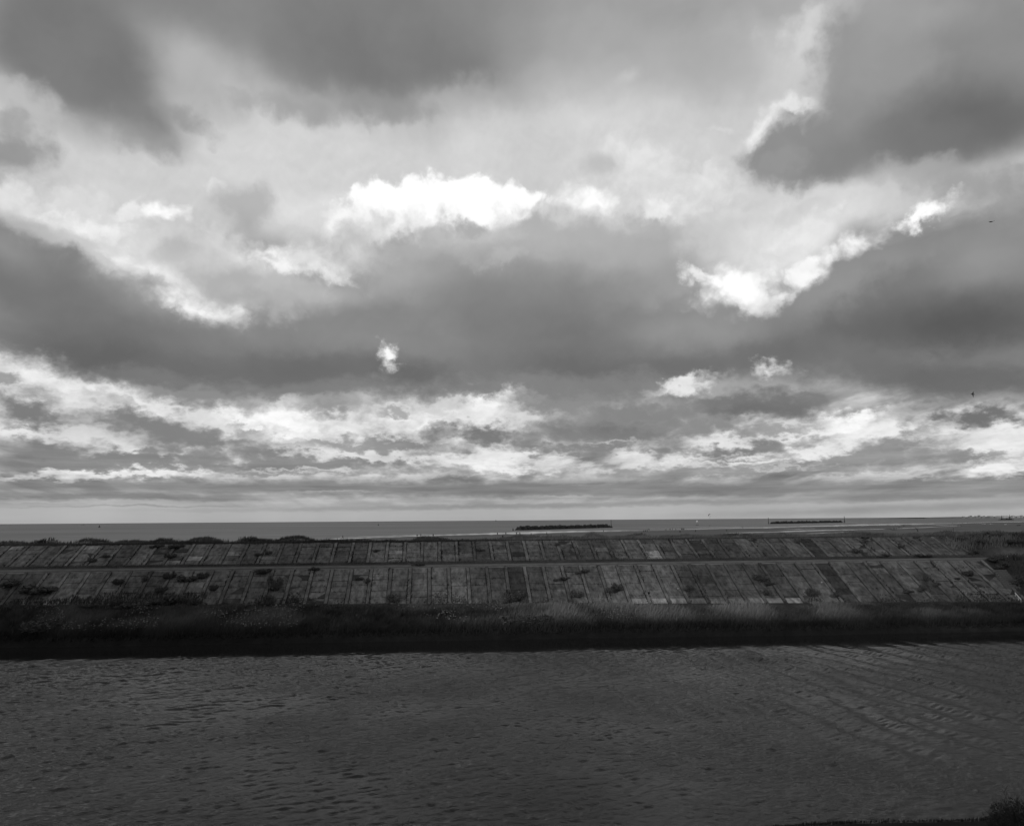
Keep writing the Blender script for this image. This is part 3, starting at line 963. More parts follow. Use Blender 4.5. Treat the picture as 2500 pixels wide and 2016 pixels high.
ribbon("footpath", 87.2, 88.6, 0.05, -60, 66.5, m_path, "narrow pale footpath along the berm between the two slab tiers", 0.25)
m_kerb = simple("kerb_concrete", 0.13, 0.9, 0.1, 0.3, 1.0)
ribbon("crest_kerb", 95.62, 95.92, 0.10, -60, 66.3, m_kerb, "concrete kerb along the top of the slab wall", 0.0, 1.0, 0.12)
ribbon("berm_kerb", 86.36, 86.56, 0.07, -60, 64, m_kerb, "concrete edge along the top of the lower slabs", 0.0, 1.0, 0.1)

# ================================================================== grass
def blades(name, x, y, hgt, wid, tone, mat, label, lean=0.45, wind=(0.25, -0.1), z=None, ret=False):
    n = len(x)
    if z is None: z = ground_z(x, y)
    th = rng.uniform(0, 2 * np.pi, n)
    lx = np.cos(th) * lean * rng.random(n) + wind[0]
    ly = np.sin(th) * lean * rng.random(n) + wind[1]
    ph = rng.uniform(-0.9, 0.9, n)          # blades show their flat side roughly along the bank
    bx, by = np.cos(ph) * wid / 2, np.sin(ph) * wid / 2
    z0 = z - 0.04
    V = np.empty((n, 5, 3))
    V[:, 0] = np.stack([x - bx, y - by, z0], -1)
    V[:, 1] = np.stack([x + bx, y + by, z0], -1)
    m1 = 0.55
    V[:, 2] = np.stack([x + bx * .8 + lx * hgt * .35, y + by * .8 + ly * hgt * .35, z0 + hgt * m1], -1)
    V[:, 3] = np.stack([x - bx * .8 + lx * hgt * .35, y - by * .8 + ly * hgt * .35, z0 + hgt * m1], -1)
    V[:, 4] = np.stack([x + lx * hgt, y + ly * hgt, z0 + hgt * (1 - 0.15 * np.hypot(lx, ly))], -1)
    base = np.arange(n)[:, None] * 5
    F_ = np.concatenate([base + np.array([0, 1, 2]), base + np.array([0, 2, 3]), base + np.array([3, 2, 4])])
    me = mesh_np(name, V.reshape(-1, 3), F_, mat, False, {'tone': np.repeat(np.clip(tone, 0, 1), 5)})
    if ret: return me
    return tag(link(name, me), label, kind='stuff')


m_grass = tone_mat("grass_blades", 0.005, 0.22)


def clumped(n, x0, x1, y0, y1, seed, base=0.5, thr=0.5, sharp=6):
    """rejection-sampled positions in patches"""
    out = []
    need = n
    while need > 0:
        xx = rng.uniform(x0, x1, need * 2); yy = rng.uniform(y0, y1, need * 2)
        p = 1 / (1 + np.exp(-(fbm(xx, yy, seed, 3, base) - thr) * sharp * 4))
        k = rng.random(len(xx)) < p
        out.append(np.stack([xx[k], yy[k]], -1)[:need]); need -= len(out[-1])
    P = np.concatenate(out)
    return P[:, 0], P[:, 1]


# the grass bank
nb = 120000
bx_ = rng.uniform(-52, 76, nb)
fr = rng.random(nb)
yw_, yt_ = y_water(bx_), y_toe(bx_)
by_ = yw_ + 0.35 + fr * (yt_ - yw_ + 0.35)
patch = fbm(bx_, by_, 71, 4, 0.22)
fine = fbm(bx_, by_, 72, 3, 1.1)
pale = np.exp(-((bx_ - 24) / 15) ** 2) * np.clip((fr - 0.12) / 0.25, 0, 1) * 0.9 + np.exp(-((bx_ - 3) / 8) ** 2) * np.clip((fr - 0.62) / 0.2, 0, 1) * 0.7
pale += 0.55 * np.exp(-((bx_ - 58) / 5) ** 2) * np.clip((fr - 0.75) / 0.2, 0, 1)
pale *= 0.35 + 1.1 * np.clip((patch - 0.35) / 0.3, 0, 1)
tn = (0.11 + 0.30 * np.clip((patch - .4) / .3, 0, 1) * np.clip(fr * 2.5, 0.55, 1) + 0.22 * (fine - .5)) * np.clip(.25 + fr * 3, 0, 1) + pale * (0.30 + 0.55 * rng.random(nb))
hb = (0.25 + 0.45 * rng.random(nb)) * (0.55 + 0.9 * patch) * (1 + 0.7 * np.clip(pale, 0, 1)) * np.clip((1.0 - fr) / 0.42, 0.12 + 0.45 * np.clip((fine - .5) * 4, 0, 1), 1)
keep = rng.random(nb) < np.where(by_ > yt_ - .1, 0.5, 1)
toe_zone = (bx_ > xa - .6) & (bx_ < xb + .6) & (fr > .62)
keep &= ~((bx_ > xa - .6) & (bx_ < xb + .6) & (fr > .84))
hb = np.where(toe_zone, hb * .3 * np.clip((1.02 - fr) / .3, .3, 1), hb)
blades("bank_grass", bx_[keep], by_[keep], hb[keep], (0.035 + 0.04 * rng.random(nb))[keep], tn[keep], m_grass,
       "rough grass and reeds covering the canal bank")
# overhanging fringe on the water's edge
n = 11000
x = rng.uniform(-52, 80, n); y = y_water(x) + rng.uniform(0.25, 0.9, n)
blades("bank_fringe", x, y, 0.05 + 0.16 * rng.random(n), 0.05 + 0.03 * rng.random(n), 0.0 + 0.08 * rng.random(n) ** 2, m_grass,
       "dark sedge hanging over the water's edge", wind=(0.1, -0.5))
# tufts creeping up over the foot of the slabs
n = 14000
x = rng.uniform(-52, 64, n)
up = rng.random(n) ** 1.5 * 1.5
y = y_toe(x) + up
ok = (fbm(x, y * .6, 75, 3, 0.35) > 0.46 + 0.16 * up) & ~((x > xa - .6) & (x < xb + .6))
x, y = x[ok], y[ok]; n = len(x)
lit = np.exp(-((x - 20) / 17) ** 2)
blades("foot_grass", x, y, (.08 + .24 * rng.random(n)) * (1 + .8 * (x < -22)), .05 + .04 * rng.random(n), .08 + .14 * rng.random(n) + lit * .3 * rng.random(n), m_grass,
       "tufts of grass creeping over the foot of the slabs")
# umbel seed heads
m_umb = tone_mat("seed_heads", 0.10, 0.42)
n = 1300
x, y = clumped(n, -36, 30, 74.8, 80.4, 83, 0.22, 0.62, 9)
ok = (y > y_water(x) + 1.0) & (y < y_toe(x) - .2)
x, y = x[ok], y[ok]; n = len(x)
z = ground_z(x, y) + rng.uniform(.35, .75, n)
s = rng.uniform(.025, .06, n)
V = np.stack([np.stack([x + a * s, y + b_ * s, z + c * s * .5], -1) for a, b_, c in ((-1, -.6, 0), (1, -.6, .2), (1, .8, .6), (-1, .8, .5))], 1)
F_ = np.arange(n * 4).reshape(n, 4)
tag(link("seed_heads", mesh_np("seed_heads", V.reshape(-1, 3), F_, m_umb, False, {'tone': np.repeat(rng.random(n), 4)})),
    "pale flower heads scattered over the bank grass", kind='stuff')
# berm strips
for (y0, y1, n, sd_, hh) in ((87.0, 88.7, 6000, 95, .09), (86.5, 87.15, 9000, 91, .10), (89.7, 91.3, 22000, 92, .17)):
    x, y = clumped(n, -56, 67, y0, y1, sd_, 0.5, 0.57 if sd_ == 95 else 0.42, 6 if sd_ == 95 else 3)
    pt = fbm(x, y, sd_ + 5, 3, 0.3)
    blades("berm_grass", x, y, hh * (0.35 + 0.9 * rng.random(n)) * (.5 + pt), 0.04 + .03 * rng.random(n), 0.10 + 0.40 * np.clip(pt - .3, 0, 1) + .12 * rng.random(n), m_grass,
           "grass strip along the " + ("outer" if y0 < 88 else "inner") + " edge of the berm path")
# crest strip and dune marram
n = 30000
x, y = clumped(n, -58, 70, 95.45, 97.6, 97, 0.4, 0.45, 3)
blades("crest_grass", x, y, .16 + .26 * rng.random(n), .04 + .03 * rng.random(n), .06 + .16 * fbm(x, y, 98, 3, .4) + .22 * np.clip((x - 4) / 20, 0, 1) * rng.random(n), m_grass, "short grass on the crest above the slabs")
n = 52000
x, y = clumped(n, -60, 78, 99, 113, 101, 0.45, 0.5, 4)
keep = ground_z(x, y) > 8.5
x, y = x[keep], y[keep]; n = len(x)
dk = np.clip((14 - x) / 24, 0, 1)
blades("dune_grass", x, y, .2 + .4 * rng.random(n), .05 + .04 * rng.random(n), .18 + .42 * fbm(x, y, 103, 3, .35) - 0.22 * dk, m_grass, "marram grass tufts on the dunes behind the wall", lean=.6)
# weeds in the joints of the paving
wx, wy, wh = [], [], []
for tier in (0, 1):
    end, sp, nb_, yt2, top, sl = ((LO_END, LO_SP, LO_N, None, LOW_TOP_Y, SLOPE_LO), (UP_END, UP_SP, UP_N, UP_BOT_Y, UP_TOP_Y, SLOPE_UP))[tier]
    for i in range(nb_ + 1):
        xr = end - i * sp
        for side in (-1, 1):
            nn = int(rng.integers(25, 130))
            yb = float(y_toe(xr)) if tier == 0 else yt2
            yy = yb + (top - yb) * rng.random(nn) ** 1.2
            kk = fbm(np.full(nn, xr * 3.1), yy, 111 + tier, 2, 0.9) > 0.47
            yy = yy[kk]
            wx.append(xr + side * (0.20 + rng.normal(0, .05, len(yy)))); wy.append(yy); wh.append(rng.uniform(.05, .30, len(yy)) * (.5 + rng.random()))
        rows = 6 if tier == 0 else 5
        for j in range(1, rows):
            if rng.random() < .5:
                nn = int(rng.integers(4, 30))
                yb = float(y_toe(xr)) if tier == 0 else yt2
                xx = xr - sp * (0.5 + rng.normal(0, .22, nn))
                wx.append(xx); wy.append(np.full(nn, top - (top - yb) * j / rows) + rng.normal(0, .03, nn)); wh.append(rng.uniform(.05, .2, nn))
wx, wy, wh = map(np.concatenate, (wx, wy, wh))
n = len(wx)
blades("joint_weeds", wx, wy, wh, .05 + .05 * rng.random(n), .03 + .12 * rng.random(n), m_grass, "weeds growing in the joints of the concrete slabs", lean=.9)
# rough growth right of the wall's end
n = 40000
x = 60.0 + 36 * rng.random(n) ** .8; y = rng.uniform(76, 103, n)
ok = (np.abs(y - 90.6) > 1.5 + 0.5 * fbm(x, y, 5, 2, .5)) & (fbm(x, y, 121, 3, .4) > .4 + .3 * np.clip((65.5 - x) / 4, 0, 1)) & ((y > y_toe(x)) | (x > 63)) & ((y < 86.2) | (y > 89) | (x > 66))
x, y = x[ok], y[ok]; n = len(x)
blades("rough_grass", x, y, .3 + .5 * rng.random(n), .06 + .04 * rng.random(n), .14 + .85 * np.clip(fbm(x, y, 122, 3, .35) - .25, 0, 1) * np.clip((y - 82) / 8, .25, 1), m_grass, "rough grass beyond the end of the slab wall")
# near bank
n = 9000
t = rng.random(n)
e = np.array([tuple(at_z(x_, y_, 1.3)) for x_, y_ in edge])
ii = rng.integers(3, len(edge) - 1, n)
u = rng.random(n)
px_ = e[ii, 0] * (1 - u) + e[np.minimum(ii + 1, len(edge) - 1), 0] * u
py_ = e[ii, 1] * (1 - u) + e[np.minimum(ii + 1, len(edge) - 1), 1] * u
d_ = rng.random(n) ** 2 * 3
blades("near_grass", px_ * (1 - d_ / py_ * .3), py_ - d_ + .35, (.03 + .10 * rng.random(n)) * (.4 + 1.2 * fbm(px_, py_, 131, 3, 1.5)), .012 + .012 * rng.random(n), .0 + .03 * rng.random(n), m_grass, "dark grass on the near bank edge", z=np.full(n, 1.25))

# ================================================================== unseen blocks added behind the photographer to shade both ends of the wall
m_render = simple("rendered_wall", 0.45, 0.9, 0.2, 0.1, 0.3)
m_roof = simple("roof_felt", 0.08)
m_glass = simple("window_glass", 0.03, 0.1, 0.5, 0.1)
def add_shade_block(loc, wx, floors, cols, label):
    root = thing("shade_block", loc, label, "building", "unseen blocks added to shade the wall")
    H_ = floors * 2.95 + .6
    link("wall", bm_mesh("wall", lambda bm: box(bm, -wx, wx, -6, 6, 0, H_), m_render), root)
    link("roof", bm_mesh("roof", lambda bm: box(bm, -wx - .4, wx + .4, -6.4, 6.4, H_, H_ + .5), m_roof), root)
    for f in range(floors):
        for c in range(cols):
            link("window", me_win, root, (-wx + (c + .5) * 2 * wx / cols, 6.0, 1.8 + f * 2.95))


me_win = bm_mesh("window", lambda bm: box(bm, -.8, .8, 0, .08, -.7, .7), m_glass)
add_shade_block((-84, -16, 1.5), 19, 16, 12, "tall plain block of flats standing behind the photographer to the left")
add_shade_block((26, -12, 1.5), 15, 15, 10, "tall plain block of flats standing behind the photographer to the right")
link("near_ground", mesh_np("near_ground", [(-140, -40, 1.45), (140, -40, 1.45), (140, 16, 1.45), (-140, 16, 1.45)], [(0, 1, 2, 3)], m_near))
tag(bpy.data.objects["near_ground"], "flat ground on the near side of the canal", kind='structure')

# ================================================================== shrubs
m_leaf = tone_mat("shrub_leaves", 0.016, 0.11)
m_wood = simple("shrub_wood", 0.02, 0.9, 0.1)


def shrub_meshes(seed, n=700, w=1.0, h_=1.0, leaf=0.09, lobes=7):
    r = np.random.default_rng(seed)
    c = np.stack([r.normal(0, .30, lobes) * w, r.normal(0, .22, lobes) * w, r.uniform(.18, .72, lobes) * h_], -1)
    rad = r.uniform(.16, .34, lobes)
    k = r.integers(0, lobes, n)
    d = r.normal(size=(n, 3)); d /= np.linalg.norm(d, axis=1)[:, None]
    p = c[k] + d * (rad[k] * r.uniform(.45, 1.12, n) ** .6)[:, None] * np.array([w, w, h_])
    p[:, 2] = np.maximum(p[:, 2], .02)
    a = r.normal(size=(n, 3)); a /= np.linalg.norm(a, axis=1)[:, None]
    b_ = np.cross(a, d + 1e-3); b_ /= np.linalg.norm(b_, axis=1)[:, None]
    s = leaf * r.uniform(.5, 1.2, n)[:, None]
    V = np.stack([p - a * s, p - b_ * s * .55, p + a * s, p + b_ * s * .55], 1)
    # longer blades and shoots breaking the outline
    q = n // 4
    k2 = r.integers(0, lobes, q)
    d2 = r.normal(size=(q, 3)); d2[:, 2] = np.abs(d2[:, 2]) + .6; d2 /= np.linalg.norm(d2, axis=1)[:, None]
    st2 = c[k2] + d2 * rad[k2][:, None] * .4
    st2[:, 2] *= .5
    en2 = st2 + d2 * (rad[k2] * r.uniform(.9, 2.0, q))[:, None]
    wv = np.cross(d2, [0, 1, 0]); wv = wv / (np.linalg.norm(wv, axis=1)[:, None] + 1e-6) * leaf * .3
    V = np.concatenate([V, np.stack([st2 - wv, st2 + wv, en2 + wv * .2, en2 - wv * .2], 1)])
    n = n + q
    k = np.concatenate([k, k2])
    tone = np.clip(0.30 + 0.35 * r.random(n) + .25 * (r.random(lobes)[k] - .5), 0, 1)
    fol = mesh_np("foliage", V.reshape(-1, 3), np.arange(4 * n).reshape(n, 4), m_leaf, False, {'tone': np.repeat(tone, 4)})

    def stems(bm):
        for i in range(lobes):
            e = Vector(c[i])
            tube(bm, (e.x * .15, e.y * .15, -.1), e * 0.6, .03, .018, 5)
            tube(bm, e * 0.6, e, .018, .008, 4)
    return fol, bm_mesh("stem", stems, m_wood)


SHRUB_MESH = [shrub_meshes(200 + i, leaf=.085 + .02 * (i % 3)) for i in range(5)]
C1 = lambda x, y: (x / 3.364, 1240 + y / 3.364)
C2 = lambda x, y: (620 + x / 3.364, 1240 + y / 3.364)
C3 = lambda x, y: (1240 + x / 3.364, 1240 + y / 3.364)
C4 = lambda x, y: (1860 + x / 3.364, 1240 + y / 3.364)
# foot of each shrub, width and height in crop pixels
SHRUBS = [C1(80, 650) + (170, 70), C1(270, 705) + (190, 70), C1(400, 700) + (150, 60), C1(300, 1030) + (210, 130), C1(960, 625) + (80, 55), C1(1190, 610) + (55, 60), C1(1375, 580) + (75, 60),
          C1(1520, 605) + (110, 55), C1(1650, 580) + (65, 60), C1(1310, 695) + (70, 60), C1(1400, 800) + (150, 100), C1(940, 800) + (90, 70), C1(1585, 800) + (70, 70),
          C1(1745, 680) + (50, 60), C1(1390, 408) + (70, 40), C1(865, 412) + (50, 34), C1(1290, 330) + (70, 36), C1(1430, 330) + (90, 36),
          C1(750, 445) + (60, 36), C1(1245, 800) + (110, 60), C1(700, 820) + (110, 40), C1(1030, 830) + (120, 50),
          C2(165, 680) + (85, 130), C2(115, 800) + (80, 90), C2(1140, 775) + (90, 70), C2(930, 620) + (50, 50), C2(115, 385) + (45, 36), C2(30, 395) + (50, 30), C2(1000, 360) + (60, 24),
          C2(2090, 790) + (120, 110), C2(2120, 960) + (190, 80), C2(490, 520) + (60, 40), C2(320, 780) + (50, 60), C2(1350, 480) + (70, 36), C2(1850, 360) + (60, 30), C2(60, 540) + (90, 50), C2(860, 590) + (60, 24),
          C3(40, 770) + (130, 110), C3(180, 960) + (200, 100), C3(560, 735) + (80, 60), C3(880, 700) + (100, 90), C3(2060, 600) + (110, 60), C3(1480, 680) + (90, 60), C3(540, 920) + (60, 50),
          C3(400, 310) + (50, 30), C3(2120, 720) + (60, 60), C3(620, 540) + (90, 40), C3(450, 600) + (100, 40), C3(2010, 275) + (60, 40),
          C4(400, 730) + (90, 80), C4(610, 740) + (60, 60), C4(1310, 690) + (80, 70), C4(1190, 700) + (100, 40), C4(840, 290) + (60, 45), C4(1010, 405) + (90, 36), C4(770, 375) + (80, 50),
          C4(1270, 250) + (50, 24), C4(1690, 560) + (90, 60), C4(1750, 380) + (90, 40), C4(2110, 640) + (130, 110), C4(1900, 440) + (160, 50), C4(1300, 405) + (130, 34), C4(1550, 250) + (60, 30),
          C4(850, 250) + (70, 24), C4(290, 290) + (40, 50), C4(1130, 335) + (60, 50), C4(1990, 500) + (130, 70), C4(1790, 300) + (120, 50), C4(2040, 300) + (150, 50), C4(1620, 270) + (100, 36), C4(1900, 240) + (120, 50),
          C4(2100, 250) + (90, 60), C4(1340, 600) + (40, 70), C4(1600, 590) + (40, 26), C4(1440, 640) + (50, 40), C4(40, 640) + (90, 40), C4(2080, 420) + (60, 40)]


def nth(n):
    names = ["first", "second", "third", "fourth", "fifth", "sixth", "seventh", "eighth", "ninth", "tenth", "eleventh", "twelfth", "thirteenth", "fourteenth",
             "fifteenth", "sixteenth", "seventeenth", "eighteenth", "nineteenth", "twentieth", "twenty-first", "twenty-second", "twenty-third", "twenty-fourth", "twenty-fifth",
             "twenty-sixth", "twenty-seventh", "twenty-eighth", "twenty-ninth", "thirtieth"]
    return names[n]


placed = []
for q, (px, py, pw, ph) in enumerate(SHRUBS):
    p = hit(px, py)
    sc_ = p.y / 1930 / 3.364
    wid, hei = pw * sc_, ph * sc_ * 1.15
    if p.x > 66: where = "beyond the end of the slab wall"
    elif p.y < float(y_toe(p.x)): where = "on the grass bank by the canal"
    elif p.y < LOW_TOP_Y: where = "on the lower slabs"
    elif p.y < UP_BOT_Y: where = "beside the berm path"
    elif p.y < UP_TOP_Y: where = "on the upper slabs"
    else: where = "on the crest below the dunes"
    if p.x < 66: where += " left of mid-wall" if px < 1252 else " right of mid-wall"
    placed.append([where, px, p, wid, hei])
placed.sort(key=lambda t: (t[0], t[1]))
cnt = {}
proto = {}
for where, px, p, wid, hei in placed:
    i = cnt.get(where, 0)
    cnt[where] = i + 1
    hei *= .8
    size = "large" if wid > 2.4 else ("tall" if hei > 1.25 * wid else ("low" if hei < .5 * wid else "small"))
    k = random.randrange(5)
    lab = f"{size} dark shrub {where}, {nth(i)} from left"
    if k not in proto:
        root = thing("shrub", p, lab, "shrub", "shrubs rooted over the sea wall and its bank")
        link("foliage", SHRUB_MESH[k][0], root)
        link("stem", SHRUB_MESH[k][1], root)
        proto[k] = root
    else:
        root = copy_tree(proto[k])
        root.location = p
        root['label'] = lab
    root.rotation_euler = (0, 0, random.uniform(-.5, .5))
    root.scale = (wid * 0.95, max(wid * .7, .5), hei * 1.1)

m_twigleaf = tone_mat('bush_leaves', 0.004, 0.03)
m_twig = simple('bush_twigs', 0.010, 0.9, 0.1)
# twiggy bush at the near bank corner, and the tip of another
def twig_bush(name, base, height, spread, label, seed, n=130):
    r = random.Random(seed)
    root = thing(name, base, label, "bush")

    def twigs(bm):
        for i in range(n):
            az, tl = r.uniform(0, 6.283), abs(r.gauss(0, .45))
            d = Vector((math.cos(az) * math.sin(tl), math.sin(az) * math.sin(tl), math.cos(tl)))
            p = Vector((r.gauss(0, spread * .22), r.gauss(0, spread * .22), -.1))
            L = height * r.uniform(.55, 1.05)
            for s in range(3):
                q = p + d * L / 3
                tube(bm, p, q, .010 - .002 * s, .008 - .002 * s, 3)
                if s:
                    for t in range(3):
                        d2 = (d + Vector((r.gauss(0, .5), r.gauss(0, .5), r.gauss(0, .3)))).normalized()
                        st = p.lerp(q, r.random())
                        tube(bm, st, st + d2 * height * r.uniform(.08, .22), .005, .003, 3)
                d = (d + Vector((r.gauss(0, .12), r.gauss(0, .12), r.gauss(.05, .1)))).normalized()
                p = q
    link("branches", bm_mesh("branches", twigs, m_twig), root)["kind"] = "stuff"
    if n < 20: return root
    f, _ = shrub_meshes(seed + 900, 3200, 1.0, 1.0, .035, 12)
    f.materials[0] = m_twigleaf
    o = link("foliage", f, root)
    o.scale = (spread, spread, height * .95)
    return root


pb = at_z(2532, 2046, 1.3)
twig_bush("bush", pb, 1.35, 1.25, "dark twiggy bush on the near bank in the bottom right corner", 5)
pb = at_z(2462, 2036, 1.3)
twig_bush("bush", pb, .75, .7, "lower dark tuft of twigs left of the corner bush on the near bank", 6, 60)
pb = at_z(996, 2075, 1.3)
twig_bush("bush", pb, 1.02, .5, "bare twig tips rising from the bottom edge of the near water", 8, 14)

# ================================================================== stairs and small furniture at the right end
m_stair = simple("stair_concrete", 0.10, 0.9, 0.1)
p0, p1 = hit(2437, 1393), hit(2470, 1434)
st = thing("staircase", p1, "worn concrete steps climbing the bank beside the last rib of the wall", "stairs")
me_step = bm_mesh("step", lambda bm: box(bm, -.85, .85, -.22, .22, -.3, 0), m_stair)
for i in range(10):
    u = i / 9
    q = p1.lerp(p0, u)
    o = link("step", me_step, st, q - p1 + Vector((0, 0, .12)))
    o.rotation_euler = (0, 0, random.uniform(-.03, .03))
m_pale = simple("pale_paint", 0.55, 0.6, 0.3, 0.1)
m_dark = simple("dark_timber", 0.03, 0.9, 0.1)
m_black = simple("dark_cloth", 0.012, 0.9, 0.1)

pa, pb = hit(2473.5, 1454), hit(2488, 1471)
rail = thing("handrail", pa, "pale metal rail lying along the lowest end of the last rib", "rail")
link("rail", bm_mesh("rail", lambda bm: tube(bm, Vector((.25, 0, .32)), pb - pa + Vector((.25, 0, .32)), .045, n=8), m_pale), rail)
mepost = bm_mesh("post", lambda bm: tube(bm, (0, 0, -.2), (0, 0, .34), .03, n=6), m_pale)
for u in (0.05, 0.5, 0.95):
    link("post", mepost, rail, (pb - pa) * u + Vector((.25, 0, 0)))


def post(name, px, py, hpx, w, mat, label, group=None, cat="post", cap=True):
    p = hit(px, py)
    hm = hpx * p.y / 1930
    root = thing(name, p, label, cat, group)
    link("shaft", bm_mesh("shaft", lambda bm: box(bm, -w / 2, w / 2, -w / 2, w / 2, -.3, hm), mat), root)
    if cap:
        link("cap", bm_mesh("cap", lambda bm: bmesh.ops.create_cone(bm, segments=4, cap_ends=True, radius1=w * .75, radius2=w * .3, depth=w * .4,
             matrix=Matrix.Translation((0, 0, hm + w * .2)) @ Matrix.Rotation(R(45), 4, 'Z')), mat), root)
    return root


m_grey = simple("weathered_wood", 0.22, 0.9, 0.1)
post("bollard", 2477.5, 1366.5, 9.5, .36, m_dark, "thick dark square bollard on the sandy terrace beyond the wall", "bollards on the terrace", "bollard")
post("bollard", 2491, 1366, 4.5, .30, m_dark, "low dark bollard near the right edge of the terrace", "bollards on the terrace", "bollard")
post("bollard", 2461, 1364, 6, .16, m_grey, "thin pale bollard left of the thick dark one on the terrace", "bollards on the terrace", "bollard")
for (x, y, hh, lab) in ((2333.7, 1305.5, 6, "short pale marker post just right of the curved pole"), (2350, 1305.5, 5, "short pale marker post, second right of the curved pole"),
                        (2363, 1306, 5, "short pale marker post, left one of the far pair"), (2368.6, 1306, 6, "short pale marker post, rightmost on the dune"),
                        (2210.6, 1304, 5, "short pale marker post on the dune left of the three walkers"), (2236.5, 1303, 5, "short pale marker post at the feet of the three walkers")):
    post("marker_post", x, y, hh, .09, m_grey, lab, "pale marker posts along the crest")
p = hit(2329.5, 1306.5)
cp = thing("pole", p, "thin dark pole with a bent top on the crest at the wall's end", "pole")


def bent(bm):
    pts = [(0, 0, -.2), (-.02, 0, .55), (-.05, 0, .85), (-.03, 0, 1.02), (.03, 0, 1.10)]
    for a, c in zip(pts, pts[1:]): tube(bm, a, c, .022, .018, 6)


link("shaft", bm_mesh("shaft", bent, m_dark), cp)
link("plate", bm_mesh("plate", lambda bm: box(bm, -.02, .09, -.02, .02, 1.08, 1.15), m_grey), cp)

m_litter = simple("white_litter", 0.6, 0.7, .2)
for (px, py, lab) in ((2006, 1422.5, "small white scrap lying on the lower slabs right of centre"), (1516, 1439, "small white scrap on the lower slabs above the pale toe blocks' left end"), (1655, 1438, "small white scrap on the lower slabs above the pale toe blocks")):
    p = hit(px, py)

    def scrap(bm):
        bmesh.ops.create_icosphere(bm, subdivisions=1, radius=.07)
        for v in bm.verts: v.co = Vector((v.co.x * random.uniform(.8, 1.5), v.co.y, v.co.z * random.uniform(.4, .8) + .06))
    o = link("litter", bm_mesh("litter", scrap, m_litter), None, p)
    tag(o, lab, "litter", "white scraps on the slabs")

# ================================================================== people
m_skin = simple("skin", 0.22, 0.6, .3)
m_hair = simple("hair", 0.02, 0.7, .2)
CLOTH = [simple("black_coat", .010, .9, .1), simple("dark_coat", .022, .9, .1), simple("grey_coat", .07, .9, .1), simple("pale_coat", .16, .9, .1)]


def skin_body(name, verts, edges, radii, root, mat, sub=1):
    me = bpy.data.meshes.new(name)
    me.from_pydata(verts, edges, [])
    o = bpy.data.objects.new(name, me)
    COL.objects.link(o)
    md = o.modifiers.new("s", 'SKIN')
    for i, sv in enumerate(me.skin_vertices[0].data):
        sv.radius = (radii[i] if isinstance(radii[i], tuple) else (radii[i], radii[i]))
        sv.use_root = (i == root)
    md.use_smooth_shade = True
    if sub:
        o.modifiers.new("u", 'SUBSURF').levels = sub
    dg = bpy.context.evaluated_depsgraph_get()
    out = bpy.data.meshes.new_from_object(o.evaluated_get(dg))
    out.name = name
    bpy.data.objects.remove(o)
    out.materials.clear()
    out.materials.append(mat)
    return out


def person_meshes(pose, mat):
    """pose: stride, arm swing, bend"""
    st_, sw, lean, coat = pose
    V = [(0, 0, .93), (0, lean * .5, 1.15), (0, lean, 1.38), (0, lean * 1.1, 1.50), (0, lean * 1.2 + .01, 1.62), (0, lean * 1.2 + .01, 1.71),
         (-.09, 0, .86), (-.10, st_ * .5 + .03, .48), (-.10, st_ - .04, .09), (-.10, st_ + .10, .04),
         (.09, 0, .86), (.10, -st_ * .5 + .03, .48), (.10, -st_ - .04, .09), (.10, -st_ + .10, .04),
         (-.19, lean, 1.40), (-.24, lean - sw * .6, 1.13), (-.23, lean - sw + .06, .88), (-.23, lean - sw + .08, .80),
         (.19, lean, 1.40), (.24, lean + sw * .6, 1.13), (.23, lean + sw + .06, .88), (.23, lean + sw + .08, .80)]
    E = [(0, 1), (1, 2), (2, 3), (3, 4), (4, 5), (0, 6), (6, 7), (7, 8), (8, 9), (0, 10), (10, 11), (11, 12), (12, 13),
         (2, 14), (14, 15), (15, 16), (16, 17), (2, 18), (18, 19), (19, 20), (20, 21)]
    k = 1.0 + .35 * coat
    r = [.155 * k, (.15, .115), (.17, .12), .06, .10, .085, .10 * k, .07 * k, .05, .045, .10 * k, .07 * k, .05, .045, .075, .055, .042, .04, .075, .055, .042, .04]
    body = skin_body("person", V, E, r, 0, mat)
    hx, hy = 0, lean * 1.2

    def hair(bm):
        bmesh.ops.create_uvsphere(bm, u_segments=10, v_segments=7, radius=.108, matrix=Matrix.Translation((0, hy - .015, 1.685)) @ Matrix.Diagonal((1, 1.1, 1.05, 1)))
        bmesh.ops.delete(bm, geom=[v for v in bm.verts if v.co.y > hy + .055 and v.co.z < 1.71], context='VERTS')
    hm = bm_mesh("hair", hair, m_hair, True)

    def face(bm):
        bmesh.ops.create_uvsphere(bm, u_segments=10, v_segments=7, radius=.085, matrix=Matrix.Translation((0, hy + .045, 1.645)) @ Matrix.Diagonal((.9, .9, 1.15, 1)))
        bmesh.ops.create_cone(bm, segments=5, cap_ends=True, radius1=.018, radius2=.004, depth=.05, matrix=Matrix.Translation((0, hy + .125, 1.64)) @ Matrix.Rotation(R(-70), 4, 'X'))
    fm = bm_mesh("face", face, m_skin, True)

    def skirt(bm):
        bmesh.ops.create_cone(bm, segments=10, cap_ends=True, radius1=.27, radius2=.17, depth=.62, matrix=Matrix.Translation((0, 0, .80)) @ Matrix.Diagonal((1, .8, 1, 1)))
    cm = bm_mesh("coat", skirt, mat, True) if coat > .5 else None
    return body, hm, fm, cm


POSES = [(.22, .18, .04, 0), (.05, .05, .02, 0), (.25, -.2, .06, .3), (.10, .08, .03, 1), (.0, .12, .0, .2), (.3, .25, .08, 0)]
PM = [person_meshes(ps, CLOTH[(0, 1, 0, 0, 2, 1)[i]]) for i, ps in enumerate(POSES)]
PMg = person_meshes(POSES[1], CLOTH[3])


